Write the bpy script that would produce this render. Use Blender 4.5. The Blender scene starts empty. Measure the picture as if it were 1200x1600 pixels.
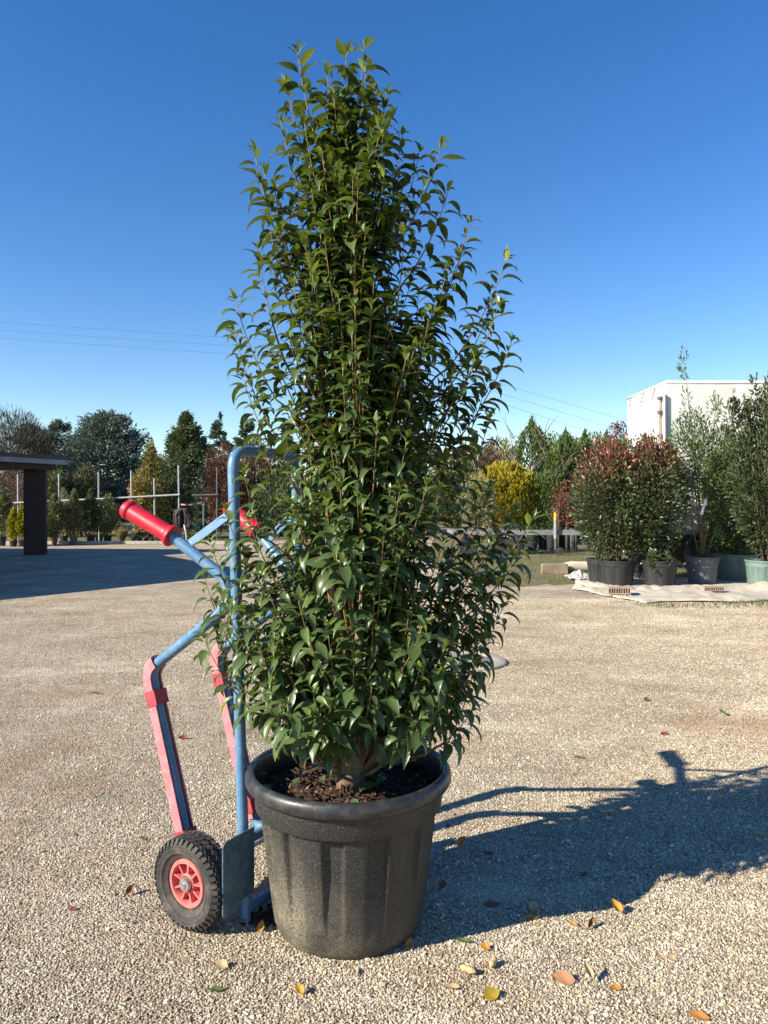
import bpy, math, random
import numpy as np
from mathutils import Vector, Matrix

random.seed(7)
RNG = np.random.default_rng(7)
S = bpy.context.scene
COL = S.collection
F, HZ, CH = 1155.0, 790.0, 1.5            # focal length (photo pixels), horizon row, eye height

# ------------------------------------------------------------------ camera, sky, sun, exposure
cam = bpy.data.cameras.new('camera')
camo = bpy.data.objects.new('camera', cam); COL.objects.link(camo)
camo.location = (0, 0, CH); camo.rotation_euler = (math.radians(90), 0, 0)
cam.sensor_fit = 'VERTICAL'; cam.sensor_height = 36.0; cam.lens = F / 1600 * 36
cam.shift_y = -10 / 1600
cam.clip_start = 0.05; cam.clip_end = 3000
S.camera = camo

KX, KY = 1.62, 0.78                       # ground shadow of one metre of height
ELEV = math.atan2(1, math.hypot(KX, KY))
W = bpy.data.worlds.new('World'); S.world = W; W.use_nodes = True
nt = W.node_tree
bg = nt.nodes['Background']
sky = nt.nodes.new('ShaderNodeTexSky'); sky.sky_type = 'NISHITA'; sky.sun_disc = False
sky.sun_elevation = ELEV; sky.sun_rotation = math.atan2(-KX, -KY) % (2 * math.pi)
sky.altitude = 100; sky.air_density = 1.0; sky.dust_density = 0.0; sky.ozone_density = 1.6
hs = nt.nodes.new('ShaderNodeHueSaturation'); hs.inputs['Saturation'].default_value = 1.37; hs.inputs['Hue'].default_value = 0.511
nt.links.new(sky.outputs[0], hs.inputs['Color'])
nt.links.new(hs.outputs[0], bg.inputs['Color']); bg.inputs['Strength'].default_value = 0.091
sl = bpy.data.lights.new('sun', 'SUN'); sl.energy = 5.0; sl.angle = math.radians(0.53); sl.color = (1.0, 0.92, 0.77)
so = bpy.data.objects.new('sun', sl); COL.objects.link(so)
so.rotation_euler = Vector((KX, KY, -1)).to_track_quat('-Z', 'Y').to_euler()
S.view_settings.view_transform = 'Standard'; S.view_settings.look = 'None'
S.view_settings.exposure = 1.08; S.view_settings.gamma = 1.0; S.view_settings.use_curve_mapping = False
S.render.engine = 'CYCLES'

# ------------------------------------------------------------------ small helpers
def P(px, py, d): return Vector(((px - 600) / F * d, d, CH - (py - HZ) / F * d))
def G(px, py, z=0.0):
    d = (CH - z) * F / (py - HZ)
    return Vector(((px - 600) / F * d, d, z))
def sc(px, d): return px / F * d           # photo pixels to metres at depth d

def tag(o, label=None, cat=None, group=None, kind=None):
    if label: o['label'] = label
    if cat: o['category'] = cat
    if group: o['group'] = group
    if kind: o['kind'] = kind
    return o
def thing(name, label, cat, loc=(0, 0, 0), group=None):
    o = bpy.data.objects.new(name, None); COL.objects.link(o); o.location = loc
    o.empty_display_size = 0.1
    return tag(o, label, cat, group)
def link(name, me, mat=None, parent=None, loc=None):
    o = bpy.data.objects.new(name, me); COL.objects.link(o)
    if mat is not None and len(me.materials) == 0: me.materials.append(mat)
    if parent is not None: o.parent = parent
    if loc is not None: o.location = loc
    return o

class MB:
    def __init__(s): s.v = []; s.f = []
    def add(s, vs, fs):
        n = len(s.v); s.v += [tuple(v) for v in vs]; s.f += [tuple(i + n for i in f) for f in fs]; return s
    def box(s, c, h, M=None):
        c = Vector(c); vs = []
        for z in (-1, 1):
            for x, y in ((-1, -1), (1, -1), (1, 1), (-1, 1)):
                p = Vector((x * h[0], y * h[1], z * h[2]))
                vs.append(c + (M @ p if M else p))
        return s.add(vs, [(3, 2, 1, 0), (4, 5, 6, 7), (0, 1, 5, 4), (1, 2, 6, 5), (2, 3, 7, 6), (3, 0, 4, 7)])
    def tube(s, pts, r, n=10, caps=True):
        pts = [Vector(p) for p in pts]; m = len(pts)
        rs = r if isinstance(r, (list, tuple)) else [r] * m
        t0 = (pts[1] - pts[0]).normalized()
        a = t0.orthogonal().normalized(); vs = []; fs = []
        for i in range(m):
            if i == 0: t = pts[1] - pts[0]
            elif i == m - 1: t = pts[-1] - pts[-2]
            else: t = (pts[i + 1] - pts[i]).normalized() + (pts[i] - pts[i - 1]).normalized()
            t = t.normalized() if t.length > 1e-9 else t0
            a = (a - t * a.dot(t)); a = a.normalized() if a.length > 1e-6 else t.orthogonal().normalized()
            b = t.cross(a)
            for k in range(n):
                q = 2 * math.pi * k / n
                vs.append(pts[i] + (a * math.cos(q) + b * math.sin(q)) * rs[i])
        for i in range(m - 1):
            for k in range(n):
                k2 = (k + 1) % n
                fs.append((i * n + k, i * n + k2, (i + 1) * n + k2, (i + 1) * n + k))
        if caps: fs += [tuple(range(n - 1, -1, -1)), tuple((m - 1) * n + k for k in range(n))]
        return s.add(vs, fs)
    def lathe(s, prof, n=32, M=None, rfun=None, caps=True):
        vs = []; fs = []; m = len(prof)
        for i, (r, z) in enumerate(prof):
            for k in range(n):
                q = 2 * math.pi * k / n
                rr = rfun(r, z, q, i) if rfun else r
                p = Vector((rr * math.cos(q), rr * math.sin(q), z)); vs.append(M @ p if M else p)
        for i in range(m - 1):
            for k in range(n):
                k2 = (k + 1) % n
                fs.append((i * n + k, i * n + k2, (i + 1) * n + k2, (i + 1) * n + k))
        if caps: fs += [tuple(range(n - 1, -1, -1)), tuple((m - 1) * n + k for k in range(n))]
        return s.add(vs, fs)
    def mesh(s, name, smooth=False, sharp=None):
        me = bpy.data.meshes.new(name); me.from_pydata(s.v, [], s.f); me.update()
        if smooth:
            me.polygons.foreach_set('use_smooth', [True] * len(me.polygons))
            if sharp: me.set_sharp_from_angle(angle=math.radians(sharp))
        return me
    def build(s, name, mat, parent=None, smooth=False, sharp=None, loc=None):
        return link(name, s.mesh(name, smooth, sharp), mat, parent, loc)

def fillet(pts, r, n=7):
    pts = [Vector(p) for p in pts]; out = [pts[0]]
    for i in range(1, len(pts) - 1):
        a, b, c = pts[i - 1], pts[i], pts[i + 1]
        u, v = (a - b), (c - b); ang = u.angle(v)
        t = min(r / math.tan(ang / 2), u.length * .48, v.length * .48)
        p0, p1 = b + u.normalized() * t, b + v.normalized() * t
        for k in range(n + 1):
            q = k / n
            out.append((p0 * (1 - q) ** 2 + b * (2 * q * (1 - q)) + p1 * q ** 2))
    return out + [pts[-1]]

def np_mesh(name, verts, faces, tint=None, smooth=False):
    me = bpy.data.meshes.new(name); nv, nf, k = len(verts), len(faces), faces.shape[1]
    me.vertices.add(nv); me.vertices.foreach_set('co', np.ascontiguousarray(verts, dtype=np.float32).ravel())
    me.loops.add(nf * k); me.loops.foreach_set('vertex_index', np.ascontiguousarray(faces, dtype=np.int32).ravel())
    me.polygons.add(nf); me.polygons.foreach_set('loop_start', np.arange(0, nf * k, k, dtype=np.int32))
    me.update(calc_edges=True)
    if smooth: me.polygons.foreach_set('use_smooth', np.ones(nf, dtype=bool))
    if tint is not None:
        at = me.attributes.new('tint', 'FLOAT', 'POINT'); at.data.foreach_set('value', np.ascontiguousarray(tint, dtype=np.float32))
    return me

# ------------------------------------------------------------------ materials
def new_mat(name):
    m = bpy.data.materials.new(name); m.use_nodes = True
    n = m.node_tree; return m, n, n.nodes['Principled BSDF']
def ND(n, t, **kw):
    x = n.nodes.new(t)
    for k, v in kw.items():
        if k in x.inputs: x.inputs[k].default_value = v
        else: setattr(x, k, v)
    return x
def coords(n, space='Object', scale=None):
    tc = n.nodes.new('ShaderNodeTexCoord'); o = tc.outputs[space]
    if scale:
        mp = n.nodes.new('ShaderNodeMapping'); mp.inputs['Scale'].default_value = scale
        n.links.new(o, mp.inputs['Vector']); o = mp.outputs[0]
    return o
def ramp(n, src, stops):
    r = n.nodes.new('ShaderNodeValToRGB'); e = r.color_ramp.elements
    while len(e) < len(stops): e.new(0.5)
    for i, (p, c) in enumerate(stops):
        e[i].position = p; e[i].color = (c[0], c[1], c[2], 1) if hasattr(c, '__len__') else (c, c, c, 1)
    n.links.new(src, r.inputs[0]); return r.outputs[0]
def noise(n, vec, scale, detail=4, rough=0.55):
    x = ND(n, 'ShaderNodeTexNoise', Scale=scale, Detail=detail, Roughness=rough); n.links.new(vec, x.inputs['Vector']); return x.outputs['Fac']
def mix(n, fac, a, b, bt='MIX'):
    x = n.nodes.new('ShaderNodeMix'); x.data_type = 'RGBA'; x.blend_type = bt
    for sock, v in ((x.inputs[0], fac), (x.inputs[6], a), (x.inputs[7], b)):
        if hasattr(v, 'is_linked') or hasattr(v, 'links'): n.links.new(v, sock)
        elif hasattr(v, '__len__'): sock.default_value = (v[0], v[1], v[2], 1)
        else: sock.default_value = v
    return x.outputs[2]
def math_n(n, op, a, b=None, c=None):
    x = n.nodes.new('ShaderNodeMath'); x.operation = op
    for i, v in enumerate((a, b, c)):
        if v is None: continue
        if hasattr(v, 'links'): n.links.new(v, x.inputs[i])
        else: x.inputs[i].default_value = v
    return x.outputs[0]
def bump(n, b, h, strength=0.3, dist=0.01):
    x = ND(n, 'ShaderNodeBump', Strength=strength, Distance=dist); n.links.new(h, x.inputs['Height']); n.links.new(x.outputs[0], b.inputs['Normal'])

def plain(name, col, rough=0.6, var=0.25, scale=8, metal=0.0, spec=0.5, bmp=0.0, bscale=60, space='Object'):
    m, n, b = new_mat(name); v = coords(n, space)
    f = noise(n, v, scale, 6)
    lo = tuple(c * (1 - var) for c in col); hi = tuple(min(1, c * (1 + var)) for c in col)
    n.links.new(ramp(n, f, [(0.3, lo), (0.7, hi)]), b.inputs['Base Color'])
    b.inputs['Roughness'].default_value = rough; b.inputs['Metallic'].default_value = metal
    b.inputs['Specular IOR Level'].default_value = spec
    if bmp: bump(n, b, noise(n, v, bscale, 5), bmp, 0.005)
    return m

def scuffed(name, col, chip, rough=0.4, amount=0.68, dusty=(0.42, 0.38, 0.32), dust=0.12):
    """paint with chips and a little dust"""
    m, n, b = new_mat(name); v = coords(n)
    base = ramp(n, noise(n, v, 9, 5), [(0.3, tuple(c * .82 for c in col)), (0.75, tuple(min(1, c * 1.15) for c in col))])
    d = mix(n, ramp(n, noise(n, v, 22, 6, .7), [(0.45, 0.0), (0.75, dust)]), base, dusty)
    c = mix(n, ramp(n, noise(n, v, 70, 4, .6), [(amount, 0.0), (amount + .03, 1.0)]), d, chip)
    n.links.new(c, b.inputs['Base Color'])
    n.links.new(ramp(n, noise(n, v, 30, 5), [(0.3, rough - .08), (0.7, rough + .15)]), b.inputs['Roughness'])
    bump(n, b, noise(n, v, 120, 3), 0.08, 0.002)
    return m

def leaf_mat(name, dark, mid, young, rough=0.42, trans=0.25, back=(0.09, 0.13, 0.05), vein=False, spec=0.5):
    """tint attribute 0..1 runs dark -> mid -> young"""
    m, n, b = new_mat(name)
    a = ND(n, 'ShaderNodeAttribute', attribute_name='tint')
    c = ramp(n, a.outputs['Fac'], [(0.0, dark), (0.55, mid), (1.0, young)])
    v = coords(n)
    c = mix(n, ramp(n, noise(n, v, 35, 3), [(0.3, 0.0), (0.8, 0.35)]), c, tuple(x * .6 for x in dark))
    geo = ND(n, 'ShaderNodeNewGeometry')
    c2 = mix(n, math_n(n, 'MULTIPLY', geo.outputs['Backfacing'], 0.7), c, back)
    n.links.new(c2, b.inputs['Base Color'])
    b.inputs['Roughness'].default_value = rough; b.inputs['Specular IOR Level'].default_value = spec
    tr = n.nodes.new('ShaderNodeBsdfTranslucent')
    n.links.new(mix(n, 0.5, c, (young[0] * 1.2, young[1] * 1.2, young[2] * .7)), tr.inputs['Color'])
    ms = n.nodes.new('ShaderNodeMixShader'); ms.inputs[0].default_value = trans
    n.links.new(b.outputs[0], ms.inputs[1]); n.links.new(tr.outputs[0], ms.inputs[2])
    n.links.new(ms.outputs[0], n.nodes['Material Output'].inputs['Surface'])
    return m

# gravel ground
def patches(n, v, c, k=1.0):
    mp = n.nodes.new('ShaderNodeMapping'); mp.inputs['Scale'].default_value = (0.75, 1.25, 1); mp.inputs['Rotation'].default_value = (0, 0, 0.5); n.links.new(v, mp.inputs['Vector'])
    st = noise(n, mp.outputs[0], 1.1, 7, .68)
    c = mix(n, ramp(n, st, [(0.34, 0.6 * k), (0.47, 0.0)]), c, (0.21, 0.165, 0.11))          # damp, fine earth
    c = mix(n, ramp(n, st, [(0.54, 0.0), (0.66, 0.5 * k)]), c, (0.66, 0.58, 0.44))           # pale dust
    c = mix(n, ramp(n, noise(n, v, 0.62, 6, .65), [(0.53, 0.0), (0.66, 0.6 * k)]), c, (0.29, 0.19, 0.115))   # reddish earth
    h = ND(n, 'ShaderNodeHueSaturation', Saturation=1.02, Value=1.08); n.links.new(c, h.inputs['Color']); return h.outputs[0]
def ground_mat():
    m, n, b = new_mat('gravel_ground'); v = coords(n)
    big = noise(n, v, 0.35, 5, .6); mid = noise(n, v, 2.2, 6, .65)
    c = ramp(n, big, [(0.3, (0.33, 0.262, 0.172)), (0.5, (0.46, 0.385, 0.272)), (0.72, (0.54, 0.465, 0.345))])
    vo = ND(n, 'ShaderNodeTexVoronoi', Scale=125.0); n.links.new(v, vo.inputs['Vector'])
    sp = n.nodes.new('ShaderNodeSeparateColor'); n.links.new(vo.outputs['Color'], sp.inputs[0])
    c = mix(n, 0.6, c, ramp(n, sp.outputs[0], [(0.0, (0.12, 0.095, 0.065)), (0.5, (0.36, 0.30, 0.22)), (1.0, (0.62, 0.55, 0.44))]))
    c = mix(n, ramp(n, mid, [(0.34, 0.5), (0.52, 0.0)]), c, (0.25, 0.195, 0.13))
    gr = noise(n, v, 9, 6, .75); c = mix(n, ramp(n, gr, [(0.40, 0.55), (0.52, 0.0)]), c, (0.20, 0.155, 0.105))
    c = mix(n, ramp(n, noise(n, v, 24, 5, .8), [(0.52, 0.0), (0.68, 0.5)]), c, (0.58, 0.51, 0.40))
    # reddish earth showing through in patches
    c = mix(n, ramp(n, noise(n, v, 0.8, 5, .6), [(0.53, 0.0), (0.68, 0.55)]), c, (0.29, 0.19, 0.115))
    c = patches(n, v, c)
    n.links.new(c, b.inputs['Base Color']); b.inputs['Roughness'].default_value = 0.95
    b.inputs['Specular IOR Level'].default_value = 0.2
    h = math_n(n, 'ADD', math_n(n, 'ADD', math_n(n, 'MULTIPLY', vo.outputs['Distance'], -0.5), math_n(n, 'MULTIPLY', gr, 1.4)), math_n(n, 'MULTIPLY', mid, 1.6))
    bump(n, b, h, 0.9, 0.02)
    return m
def pebble_mat():
    m, n, b = new_mat('pebble'); oi = n.nodes.new('ShaderNodeObjectInfo'); geo = n.nodes.new('ShaderNodeNewGeometry')
    c = ramp(n, oi.outputs['Random'], [(0.0, (0.12, 0.095, 0.07)), (0.25, (0.33, 0.265, 0.18)), (0.6, (0.48, 0.40, 0.285)), (0.9, (0.60, 0.52, 0.395)), (1.0, (0.74, 0.69, 0.58))])
    big = noise(n, geo.outputs['Position'], 0.35, 5, .6)
    c = mix(n, ramp(n, big, [(0.3, 0.35), (0.6, 0.0)]), c, (0.26, 0.20, 0.135))
    c = patches(n, geo.outputs['Position'], c, .8)
    n.links.new(c, b.inputs['Base Color']); b.inputs['Roughness'].default_value = 0.9; b.inputs['Specular IOR Level'].default_value = 0.25
    return m

M_ground = ground_mat(); M_pebble = pebble_mat()
def grass_ground():
    m, n, b = new_mat('grass_ground'); v = coords(n)
    f = noise(n, v, 0.9, 6, .65); g = noise(n, v, 14, 5, .7)
    c = ramp(n, f, [(0.32, (0.20, 0.14, 0.075)), (0.5, (0.16, 0.14, 0.05)), (0.68, (0.10, 0.13, 0.035))])
    c = mix(n, ramp(n, g, [(0.35, 0.6), (0.65, 0.0)]), c, (0.09, 0.065, 0.035))
    n.links.new(c, b.inputs['Base Color']); b.inputs['Roughness'].default_value = 0.95
    bump(n, b, g, 0.8, 0.03); return m
M_grass = grass_ground()
M_blue = scuffed('blue_paint', (0.075, 0.19, 0.33), (0.34, 0.36, 0.36), 0.42, 0.655, dust=0.3)
M_steelblue = scuffed('slate_blue_plate', (0.035, 0.085, 0.13), (0.20, 0.19, 0.17), 0.5, 0.66, dust=.25)
M_redgrip = scuffed('red_grip', (0.50, 0.006, 0.022), (0.4, 0.03, 0.04), 0.42, 0.80, dust=0.02)
M_pink = scuffed('faded_red_plastic', (0.56, 0.15, 0.17), (0.62, 0.28, 0.27), 0.6, 0.62, dusty=(0.62, 0.32, 0.31), dust=0.5)
M_redclip = scuffed('dark_red_plastic', (0.36, 0.035, 0.05), (0.45, 0.15, 0.15), 0.55, 0.72)
M_rim = scuffed('coral_red_rim', (0.60, 0.13, 0.12), (0.65, 0.33, 0.30), 0.55, 0.70, dusty=(0.62, 0.35, 0.3), dust=0.35)
M_hub = plain('zinc_hub', (0.42, 0.42, 0.41), 0.45, 0.25, 60, metal=0.8)
def tyre_mat():
    m, n, b = new_mat('tyre_rubber'); v = coords(n)
    c = ramp(n, noise(n, v, 16, 7, .72), [(0.35, (0.016, 0.016, 0.016)), (0.55, (0.05, 0.044, 0.038)), (0.7, (0.13, 0.10, 0.07))])
    n.links.new(c, b.inputs['Base Color']); b.inputs['Roughness'].default_value = 0.75
    bump(n, b, noise(n, v, 140, 4), 0.25, 0.003); return m
M_tyre = tyre_mat()
def pot_mat():
    m, n, b = new_mat('black_pot_plastic'); v = coords(n)
    sp = n.nodes.new('ShaderNodeSeparateXYZ'); n.links.new(v, sp.inputs[0])
    fine = noise(n, v, 260, 3, .6); blot = noise(n, v, 7, 6, .65)
    base = ramp(n, fine, [(0.42, (0.014, 0.014, 0.014)), (0.58, (0.036, 0.035, 0.032)), (0.70, (0.15, 0.14, 0.11))])
    # dried mud splashed up from the foot of the pot
    hgt = math_n(n, 'ADD', math_n(n, 'MULTIPLY_ADD', sp.outputs['Z'], -2.7, 0.72), math_n(n, 'MULTIPLY', sp.outputs['X'], -1.9))
    mud = math_n(n, 'MULTIPLY', math_n(n, 'MAXIMUM', hgt, 0.0), ramp(n, blot, [(0.36, 0.12), (0.66, 1.0)]))
    spk = ramp(n, noise(n, v, 170, 4, .75), [(0.42, 0.12), (0.58, 1.0)])
    fac = math_n(n, 'MINIMUM', math_n(n, 'MULTIPLY', mud, math_n(n, 'MULTIPLY', spk, 1.15)), 0.9)
    c = mix(n, fac, base, (0.27, 0.235, 0.155))
    c = mix(n, ramp(n, noise(n, v, 24, 5, .7), [(0.6, 0.0), (0.8, 0.25)]), c, (0.15, 0.13, 0.1))
    n.links.new(c, b.inputs['Base Color'])
    n.links.new(ramp(n, fac, [(0.0, 0.55), (0.6, 0.9)]), b.inputs['Roughness'])
    bump(n, b, fine, 0.12, 0.002); return m
M_pot = pot_mat()
M_rimplastic = scuffed('pot_rim_plastic', (0.022, 0.023, 0.025), (0.10, 0.10, 0.09), 0.36, 0.66, dusty=(0.16, 0.14, 0.11), dust=0.35)
M_black = plain('matt_black', (0.008, 0.008, 0.008), 0.9)
M_soil = plain('bark_soil', (0.045, 0.024, 0.014), 0.95, 0.5, 40, bmp=0.8, bscale=80)
def chip_mat():
    m, n, b = new_mat('bark_chips'); a = ND(n, 'ShaderNodeAttribute', attribute_name='tint')
    n.links.new(ramp(n, a.outputs['Fac'], [(0, (0.02, 0.011, 0.007)), (0.5, (0.07, 0.035, 0.02)), (0.85, (0.17, 0.085, 0.045)), (1, (0.34, 0.23, 0.14))]), b.inputs['Base Color'])
    b.inputs['Roughness'].default_value = 0.9; return m
M_chip = chip_mat()
M_bark = plain('laurel_bark', (0.20, 0.125, 0.075), 0.85, 0.35, 40, bmp=0.5, bscale=90)
M_twig = plain('young_twig', (0.17, 0.115, 0.04), 0.6, 0.35, 25)
M_leaf = leaf_mat('laurel_leaf', (0.010, 0.028, 0.009), (0.042, 0.084, 0.018), (0.26, 0.33, 0.055), 0.37, 0.21, (0.085, 0.13, 0.045), spec=0.45)

# ------------------------------------------------------------------ setting: ground, gravel, grass
def sheet(name, pts, z, mat):
    return MB().add([(p[0], p[1], z) for p in pts], [tuple(range(len(pts)))]).build(name, mat)
g = sheet('ground', [(-900, -60), (900, -60), (900, 1500), (-900, 1500)], 0.0, M_ground); tag(g, kind='structure')

def blob_line(a, b, n, amp, seed):
    r = random.Random(seed); out = []
    for i in range(n):
        t = i / (n - 1); p = Vector(a).lerp(Vector(b), t)
        out.append((p.x + r.uniform(-amp, amp) * .6, p.y + r.uniform(-amp, amp)))
    return out
grass_R = [(2.0, 13.9)] + blob_line((2.2, 13.6), (3.9, 14.4), 7, .25, 1) + blob_line((4.2, 14.1), (5.6, 12.9), 5, .2, 3) + \
    blob_line((5.7, 12.6), (12, 12.4), 12, .22, 2) + [(60, 12.8), (60, 34), (2.3, 34), (1.6, 26), (1.2, 18)]
o = sheet('grass_verge', grass_R, 0.004, M_grass); tag(o, kind='structure')
grass_L = blob_line((-60, 27.6), (-8.6, 28.6), 22, .18, 5) + blob_line((-8.0, 29.2), (-3.0, 33.0), 8, .3, 6) + [(2.3, 34.1), (60, 34.1), (60, 400), (-300, 400), (-300, 27.6)]
o = sheet('grass_field', grass_L, 0.004, M_grass); tag(o, kind='structure')

def gravel_stones():
    pts = [(-1.6, 1.5), (1.6, 1.5), (9.5, 12.0), (-9.5, 12.0)]
    me = MB().add([(x, y, 0.001) for x, y in pts], [(0, 1, 2, 3)]).mesh('gravel_stones')
    ob = link('gravel_stones', me, M_pebble)
    ng = bpy.data.node_groups.new('scatter_stones', 'GeometryNodeTree')
    ng.interface.new_socket('Geometry', in_out='INPUT', socket_type='NodeSocketGeometry')
    ng.interface.new_socket('Geometry', in_out='OUTPUT', socket_type='NodeSocketGeometry')
    N = ng.nodes; L = ng.links.new
    gi, go = N.new('NodeGroupInput'), N.new('NodeGroupOutput')
    pos = N.new('GeometryNodeInputPosition')
    ln = N.new('ShaderNodeVectorMath'); ln.operation = 'LENGTH'; L(pos.outputs[0], ln.inputs[0])
    mr = N.new('ShaderNodeMapRange'); L(ln.outputs['Value'], mr.inputs['Value'])
    for k, v in (('From Min', 2.7), ('From Max', 8.5), ('To Min', 1.0), ('To Max', 0.03)): mr.inputs[k].default_value = v
    nz = N.new('ShaderNodeTexNoise'); nz.inputs['Scale'].default_value = 1.15; nz.inputs['Detail'].default_value = 3
    L(pos.outputs[0], nz.inputs['Vector'])
    mr2 = N.new('ShaderNodeMapRange'); L(nz.outputs['Fac'], mr2.inputs['Value'])
    for k, v in (('From Min', 0.42), ('From Max', 0.60), ('To Min', 0.10), ('To Max', 1.0)): mr2.inputs[k].default_value = v
    mu = N.new('ShaderNodeMath'); mu.operation = 'MULTIPLY'; L(mr.outputs[0], mu.inputs[0]); L(mr2.outputs[0], mu.inputs[1])
    mu2 = N.new('ShaderNodeMath'); mu2.operation = 'MULTIPLY'; L(mu.outputs[0], mu2.inputs[0]); mu2.inputs[1].default_value = 26000
    mu3 = N.new('ShaderNodeMath'); mu3.operation = 'MULTIPLY'; L(mu.outputs[0], mu3.inputs[0]); mu3.inputs[1].default_value = 900
    ds = N.new('GeometryNodeDistributePointsOnFaces'); L(gi.outputs[0], ds.inputs['Mesh']); L(mu2.outputs[0], ds.inputs['Density'])
    ico = N.new('GeometryNodeMeshIcoSphere'); ico.inputs['Radius'].default_value = 1; ico.inputs['Subdivisions'].default_value = 2
    nz2 = N.new('ShaderNodeTexNoise'); nz2.inputs['Scale'].default_value = 1.1; nz2.inputs['Detail'].default_value = 1
    sb = N.new('ShaderNodeVectorMath'); sb.operation = 'SUBTRACT'; L(nz2.outputs['Color'], sb.inputs[0]); sb.inputs[1].default_value = (.5, .5, .5)
    scl = N.new('ShaderNodeVectorMath'); scl.operation = 'SCALE'; L(sb.outputs[0], scl.inputs[0]); scl.inputs['Scale'].default_value = 1.3
    sp = N.new('GeometryNodeSetPosition'); L(ico.outputs[0], sp.inputs['Geometry']); L(scl.outputs[0], sp.inputs['Offset'])
    iop = N.new('GeometryNodeInstanceOnPoints'); L(ds.outputs['Points'], iop.inputs['Points']); L(sp.outputs[0], iop.inputs['Instance'])
    rs = N.new('FunctionNodeRandomValue'); rs.data_type = 'FLOAT_VECTOR'; rs.inputs[0].default_value = (.0014, .0014, .0012); rs.inputs[1].default_value = (.0052, .0046, .0036)
    L(rs.outputs[0], iop.inputs['Scale'])
    rr = N.new('FunctionNodeRandomValue'); rr.data_type = 'FLOAT_VECTOR'; rr.inputs[0].default_value = (-.6, -.6, 0); rr.inputs[1].default_value = (.6, .6, 6.28); rr.inputs['Seed'].default_value = 3
    L(rr.outputs[0], iop.inputs['Rotation'])
    ds2 = N.new('GeometryNodeDistributePointsOnFaces'); L(gi.outputs[0], ds2.inputs['Mesh']); L(mu3.outputs[0], ds2.inputs['Density']); ds2.inputs['Seed'].default_value = 5
    iop2 = N.new('GeometryNodeInstanceOnPoints'); L(ds2.outputs['Points'], iop2.inputs['Points']); L(sp.outputs[0], iop2.inputs['Instance']); L(rr.outputs[0], iop2.inputs['Rotation'])
    rs2 = N.new('FunctionNodeRandomValue'); rs2.data_type = 'FLOAT_VECTOR'; rs2.inputs[0].default_value = (.0045, .004, .003); rs2.inputs[1].default_value = (.0105, .009, .006); rs2.inputs['Seed'].default_value = 8
    L(rs2.outputs[0], iop2.inputs['Scale'])
    jn = N.new('GeometryNodeJoinGeometry'); L(iop.outputs[0], jn.inputs[0]); L(iop2.outputs[0], jn.inputs[0])
    sm = N.new('GeometryNodeSetMaterial'); sm.inputs['Material'].default_value = M_pebble
    L(jn.outputs[0], sm.inputs['Geometry']); L(sm.outputs[0], go.inputs[0])
    md = ob.modifiers.new('scatter', 'NODES'); md.node_group = ng
    tag(ob, 'loose pale gravel stones covering the yard', 'gravel', kind='stuff')
gravel_stones()

def in_poly(x, y, poly):
    c = np.zeros(len(x), bool); j = len(poly) - 1
    for i in range(len(poly)):
        xi, yi = poly[i]; xj, yj = poly[j]
        if yi != yj: c ^= ((yi > y) != (yj > y)) & (x < (xj - xi) * (y - yi) / (yj - yi) + xi)
        j = i
    return c
def norm(a): return a / np.maximum(np.linalg.norm(a, axis=-1, keepdims=True), 1e-9)
def cards(c, d, L_, W_, tint, fold=0.25, roll=None):
    """rhombus leaves: base, side, tip, side"""
    n = len(c); d = norm(d); r = RNG.normal(size=(n, 3)) if roll is None else roll
    s = norm(np.cross(d, r)); u = np.cross(s, d)
    L_ = np.broadcast_to(L_, n)[:, None]; W_ = np.broadcast_to(W_, n)[:, None]
    m = c + d * L_ * .45 + u * W_ * fold
    v = np.stack([c, m + s * W_ * .5, c + d * L_, m - s * W_ * .5], 1).reshape(-1, 3)
    b = np.arange(n)[:, None] * 4
    f = np.concatenate([b + np.array([[0, 1, 2]]), b + np.array([[0, 2, 3]])], 0)
    return v, f, np.repeat(tint, 4)
M_blade = leaf_mat('grass_blade', (0.16, 0.12, 0.05), (0.13, 0.14, 0.035), (0.10, 0.17, 0.03), 0.6, 0.3)
def grass_blades(name, label, poly, bounds, n, dens=None):
    x = RNG.uniform(bounds[0], bounds[1], n); y = bounds[2] + (bounds[3] - bounds[2]) * RNG.random(n) ** 1.6
    k = in_poly(x, y, poly) & ~in_poly(x, y, [(3.2, 13.2), (4.0, 11.1), (5.5, 11.4), (8.7, 11.6), (9.0, 15.4), (6, 15.6), (4.5, 15.7), (3.8, 15.4)]); x, y = x[k], y[k]
    cl = (np.sin(x * 2.3 + np.sin(y * 1.7) * 2) + np.sin(y * 2.9 + x)) * .25 + .5
    k = RNG.random(len(x)) < .25 + .75 * cl; x, y, cl = x[k], y[k], cl[k]
    c = np.stack([x, y, np.full(len(x), 0.004)], 1); d = RNG.normal(size=c.shape) * .45; d[:, 2] = 1
    v, f, t = cards(c, d, RNG.uniform(.03, .10, len(x)), RNG.uniform(.008, .016, len(x)), np.clip(cl * .9 + RNG.normal(0, .2, len(x)), 0, 1))
    tag(link(name, np_mesh(name, v, f, t), M_blade), label, 'grass', kind='stuff')
grass_blades('grass_blades', 'patchy dry and green grass on the verge by the pots', grass_R, (1.2, 12, 12.3, 27), 26000)
gl = [(p[0], p[1]) for p in grass_L]
grass_blades('grass_blades', 'dry grass fringe in front of the potted shrub row', gl, (-18, 1, 27.5, 38), 14000)

grass_blades('grass_tufts', 'sparse green grass tufts in the gravel before the ground sheet', [(3.4, 11.6), (4.0, 10.75), (7.6, 10.5), (8.8, 10.9), (8.8, 11.7), (5.5, 11.45), (4.0, 11.15)], (3.4, 8.8, 10.4, 11.8), 5200)

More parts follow.
